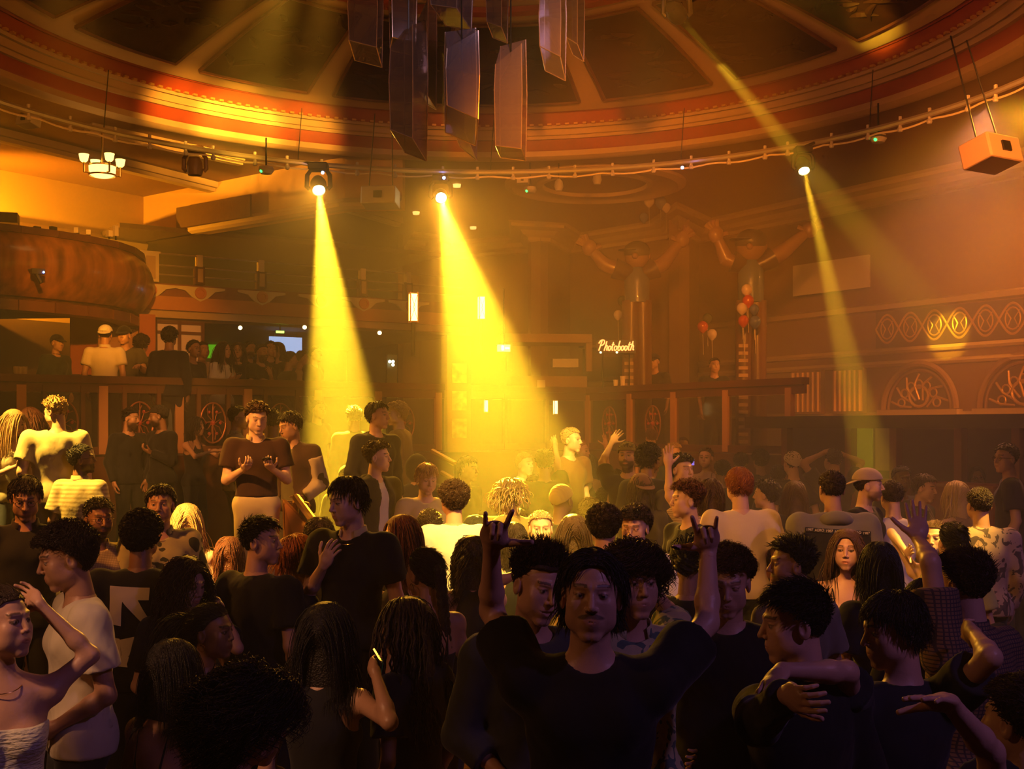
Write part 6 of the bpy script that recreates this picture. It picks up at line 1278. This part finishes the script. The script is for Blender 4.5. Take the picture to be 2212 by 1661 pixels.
# ---- things held in hands and prints on clothing
def find(s): return next(p for p in PEOPLE if p[0]['label'].startswith(s))
def wrist(s, sd, k=.075): r, arms, i = find(s); a = arms[sd]; nn = a[4]-a[3]*float(a[4] @ a[3]); nn = nn/np.linalg.norm(nn); return Vector(i['Rb'] @ (a[2]+a[3]*k+nn*.025))+r.location, Vector(i['Rb'] @ a[3]), Vector(i['Rb'] @ nn)
PH = mat('phone_body', (.02, .02, .025), .15, coat=.5)
def phone(s, sd, lab, scr=None, k=.085):
    c, a, n = wrist(s, sd, k); x = a.cross(n).normalized(); M = Matrix.Translation(c) @ Matrix((x, a, n)).transposed().to_4x4(); t = bpy.data.objects.new('mobile_phone', None); COL.objects.link(t); t.matrix_world = M; tag(t, lab, 'phone')
    b = MB(); b.box((0, 0, 0), (.072, .148, .009)); q = b.build('case', PH, t); q.modifiers.new('b', 'BEVEL').width = .006
    b = MB(); b.box((0, 0, .0052), (.064, .138, .001)); b.build('screen', scr or mat('screen_dim', (.02, .03, .04), .2, emit=(.3, .5, .4), es=.05), t)
    b = MB(); [b.tube([(x_, .055, -.005), (x_, .055, -.007)], .008, 10) for x_ in (-.02,)]; b.build('camera_lens', BLK, t)
phone('person in dark brown polo' if 0 else 'smiling person in dark brown polo', 'L', 'phone in one palm of the person in the brown polo shirt')
phone('blonde person in pale tank', 'L', 'phone in the hand of the blonde person at left edge', mat('phone_pale', (.6, .5, .3), .3))
phone('person with long black hair from behind in black halter', 'R', 'phone held low by the black halter person', mat('screen_green', (.05, .2, .1), .2, emit=(.2, .7, .35), es=.03))
phone('person with long dark hair and white', 'L', 'phone of the white t-shirt person on the platform')
panel('mobile_phone', 1495, 998, 9, 14, 10.6, mat('screen_violet', (.2, .15, .6), .3, emit=(.25, .18, .9), es=.9), 'phone with violet screen glowing deep in the crowd', 'phone', .2, .01)
# drink can with straw
c, a, n = wrist('person mostly hidden behind', 'L', .075); t = empty('drink_can', c+n*.012+Vector((0, 0, -.055)), 0, 'dark drink can with a black straw held up left of the raised arm', 'can')
b = MB(); b.lathe([(0, 0), (.024, 0), (.032, .012), (.033, .02), (.033, .100), (.028, .115), (.027, .118)], (0, 0, 0), 24); b.build('body', mat('can_dark', (.03, .012, .010), .22, .6), t, True); b = MB(); b.lathe([(.0275, .117), (.026, .114), (0, .113)], (0, 0, 0), 24); b.build('lid', STL, t, True)
b = MB(); b.tube([(.008, 0, .03), (.012, 0, .20)], .003, 6); b.build('straw', BLK, t)
# arrow print on the black t-shirt
def back_print(s, polys, m_, name, up=.0, off=.165):
    r, arms, i = find(s); nb, zP = i['nb'], i['zP']; b = MB()
    dg = bpy.context.evaluated_depsgraph_get(); sh = [c for c in r.children if c.name.split('.')[0] in ('shirt', 'jacket', 'sweater')][0]
    from mathutils.bvhtree import BVHTree
    bv = BVHTree.FromPolygons([v.co[:] for v in sh.data.vertices], [p.vertices[:] for p in sh.data.polygons])
    for P4 in polys:
        n_ = 15; V = []
        for j in range(n_):
            for k in range(n_):
                u, v = k/(n_-1), j/(n_-1); p = (Vector(P4[0])*(1-u)+Vector(P4[1])*u)*(1-v)+(Vector(P4[3])*(1-u)+Vector(P4[2])*u)*v
                o_ = Vector((p[0], -.6, float(nb[2])-.2+p[1])); h = bv.ray_cast(o_, Vector((0, 1, 0)), 1.0); V.append((h[0].x, h[0].y-.006, h[0].z) if h[0] else (p[0], float(nb[1])-.15, o_.z))
        b.add(V, [(j*n_+k, j*n_+k+1, (j+1)*n_+k+1, (j+1)*n_+k) for j in range(n_-1) for k in range(n_-1)])
    return b.build(name, m_, r, True)
INK = mat('print_ivory', (.70, .60, .48), .8)
# x to the wearer's right; seen from behind that is the right of the picture
back_print('person from behind in black t-shirt', [((-.125, .155), (.075, .145), (.075, .085), (-.125, .09)), ((-.125, .10), (-.055, .09), (-.065, -.045), (-.125, -.035)), ((-.075, .10), (.02, .09), (.11, -.07), (.085, -.075)), ((-.075, -.115), (.105, -.075), (.075, -.13), (-.06, -.215)), ((-.11, -.105), (-.075, -.11), (-.06, -.24), (-.11, -.225)), ((-.09, -.19), (.04, -.205), (.04, -.255), (-.09, -.245))], INK, 'arrow_print')
back_print('person from behind in grey and black', [((-.22, .145), (.22, .115), (.22, .085), (-.22, .115))], mat('tape_black', (.012, .012, .012), .6), 'printed_tape')
back_print('person from behind in grey and black', [((-.22, .112), (.22, .082), (.30, -.40), (-.30, -.40))], mat('fabric_black', (.014, .012, .012), .9), 'lower_panel')
r, arms, i = find('person from behind in grey and black'); sh = [c for c in r.children if c.name.startswith('jacket')][0]
from mathutils.bvhtree import BVHTree
bv = BVHTree.FromPolygons([v.co[:] for v in sh.data.vertices], [p.vertices[:] for p in sh.data.polygons])
for k, w in enumerate(('1987', 'AERO', '1987', 'AERO', '1987', 'AERO', '1987')):
    x = -.19+.063*k; zt_ = float(i['nb'][2])-.2+.115-(x/.22)*.015; h = bv.ray_cast(Vector((x, -.7, zt_)), Vector((0, 1, 0)), 2); h2 = bv.ray_cast(Vector((x+.03, -.7, zt_)), Vector((0, 1, 0)), 2)
    if h[0] and h2[0]: tx = text(w, .024, (x, h[0].y-.009, zt_), (PI/2, 0, math.atan2(h2[0].y-h[0].y, .03)), INK, 'tape_text', parent=r); bpy.context.view_layer.update(); me_ = bpy.data.meshes.new_from_object(tx.evaluated_get(bpy.context.evaluated_depsgraph_get())); to_ = bpy.data.objects.new('tape_text', me_); COL.objects.link(to_); to_.parent = r; to_.location = tx.location; to_.rotation_euler = tx.rotation_euler; bpy.data.objects.remove(tx)
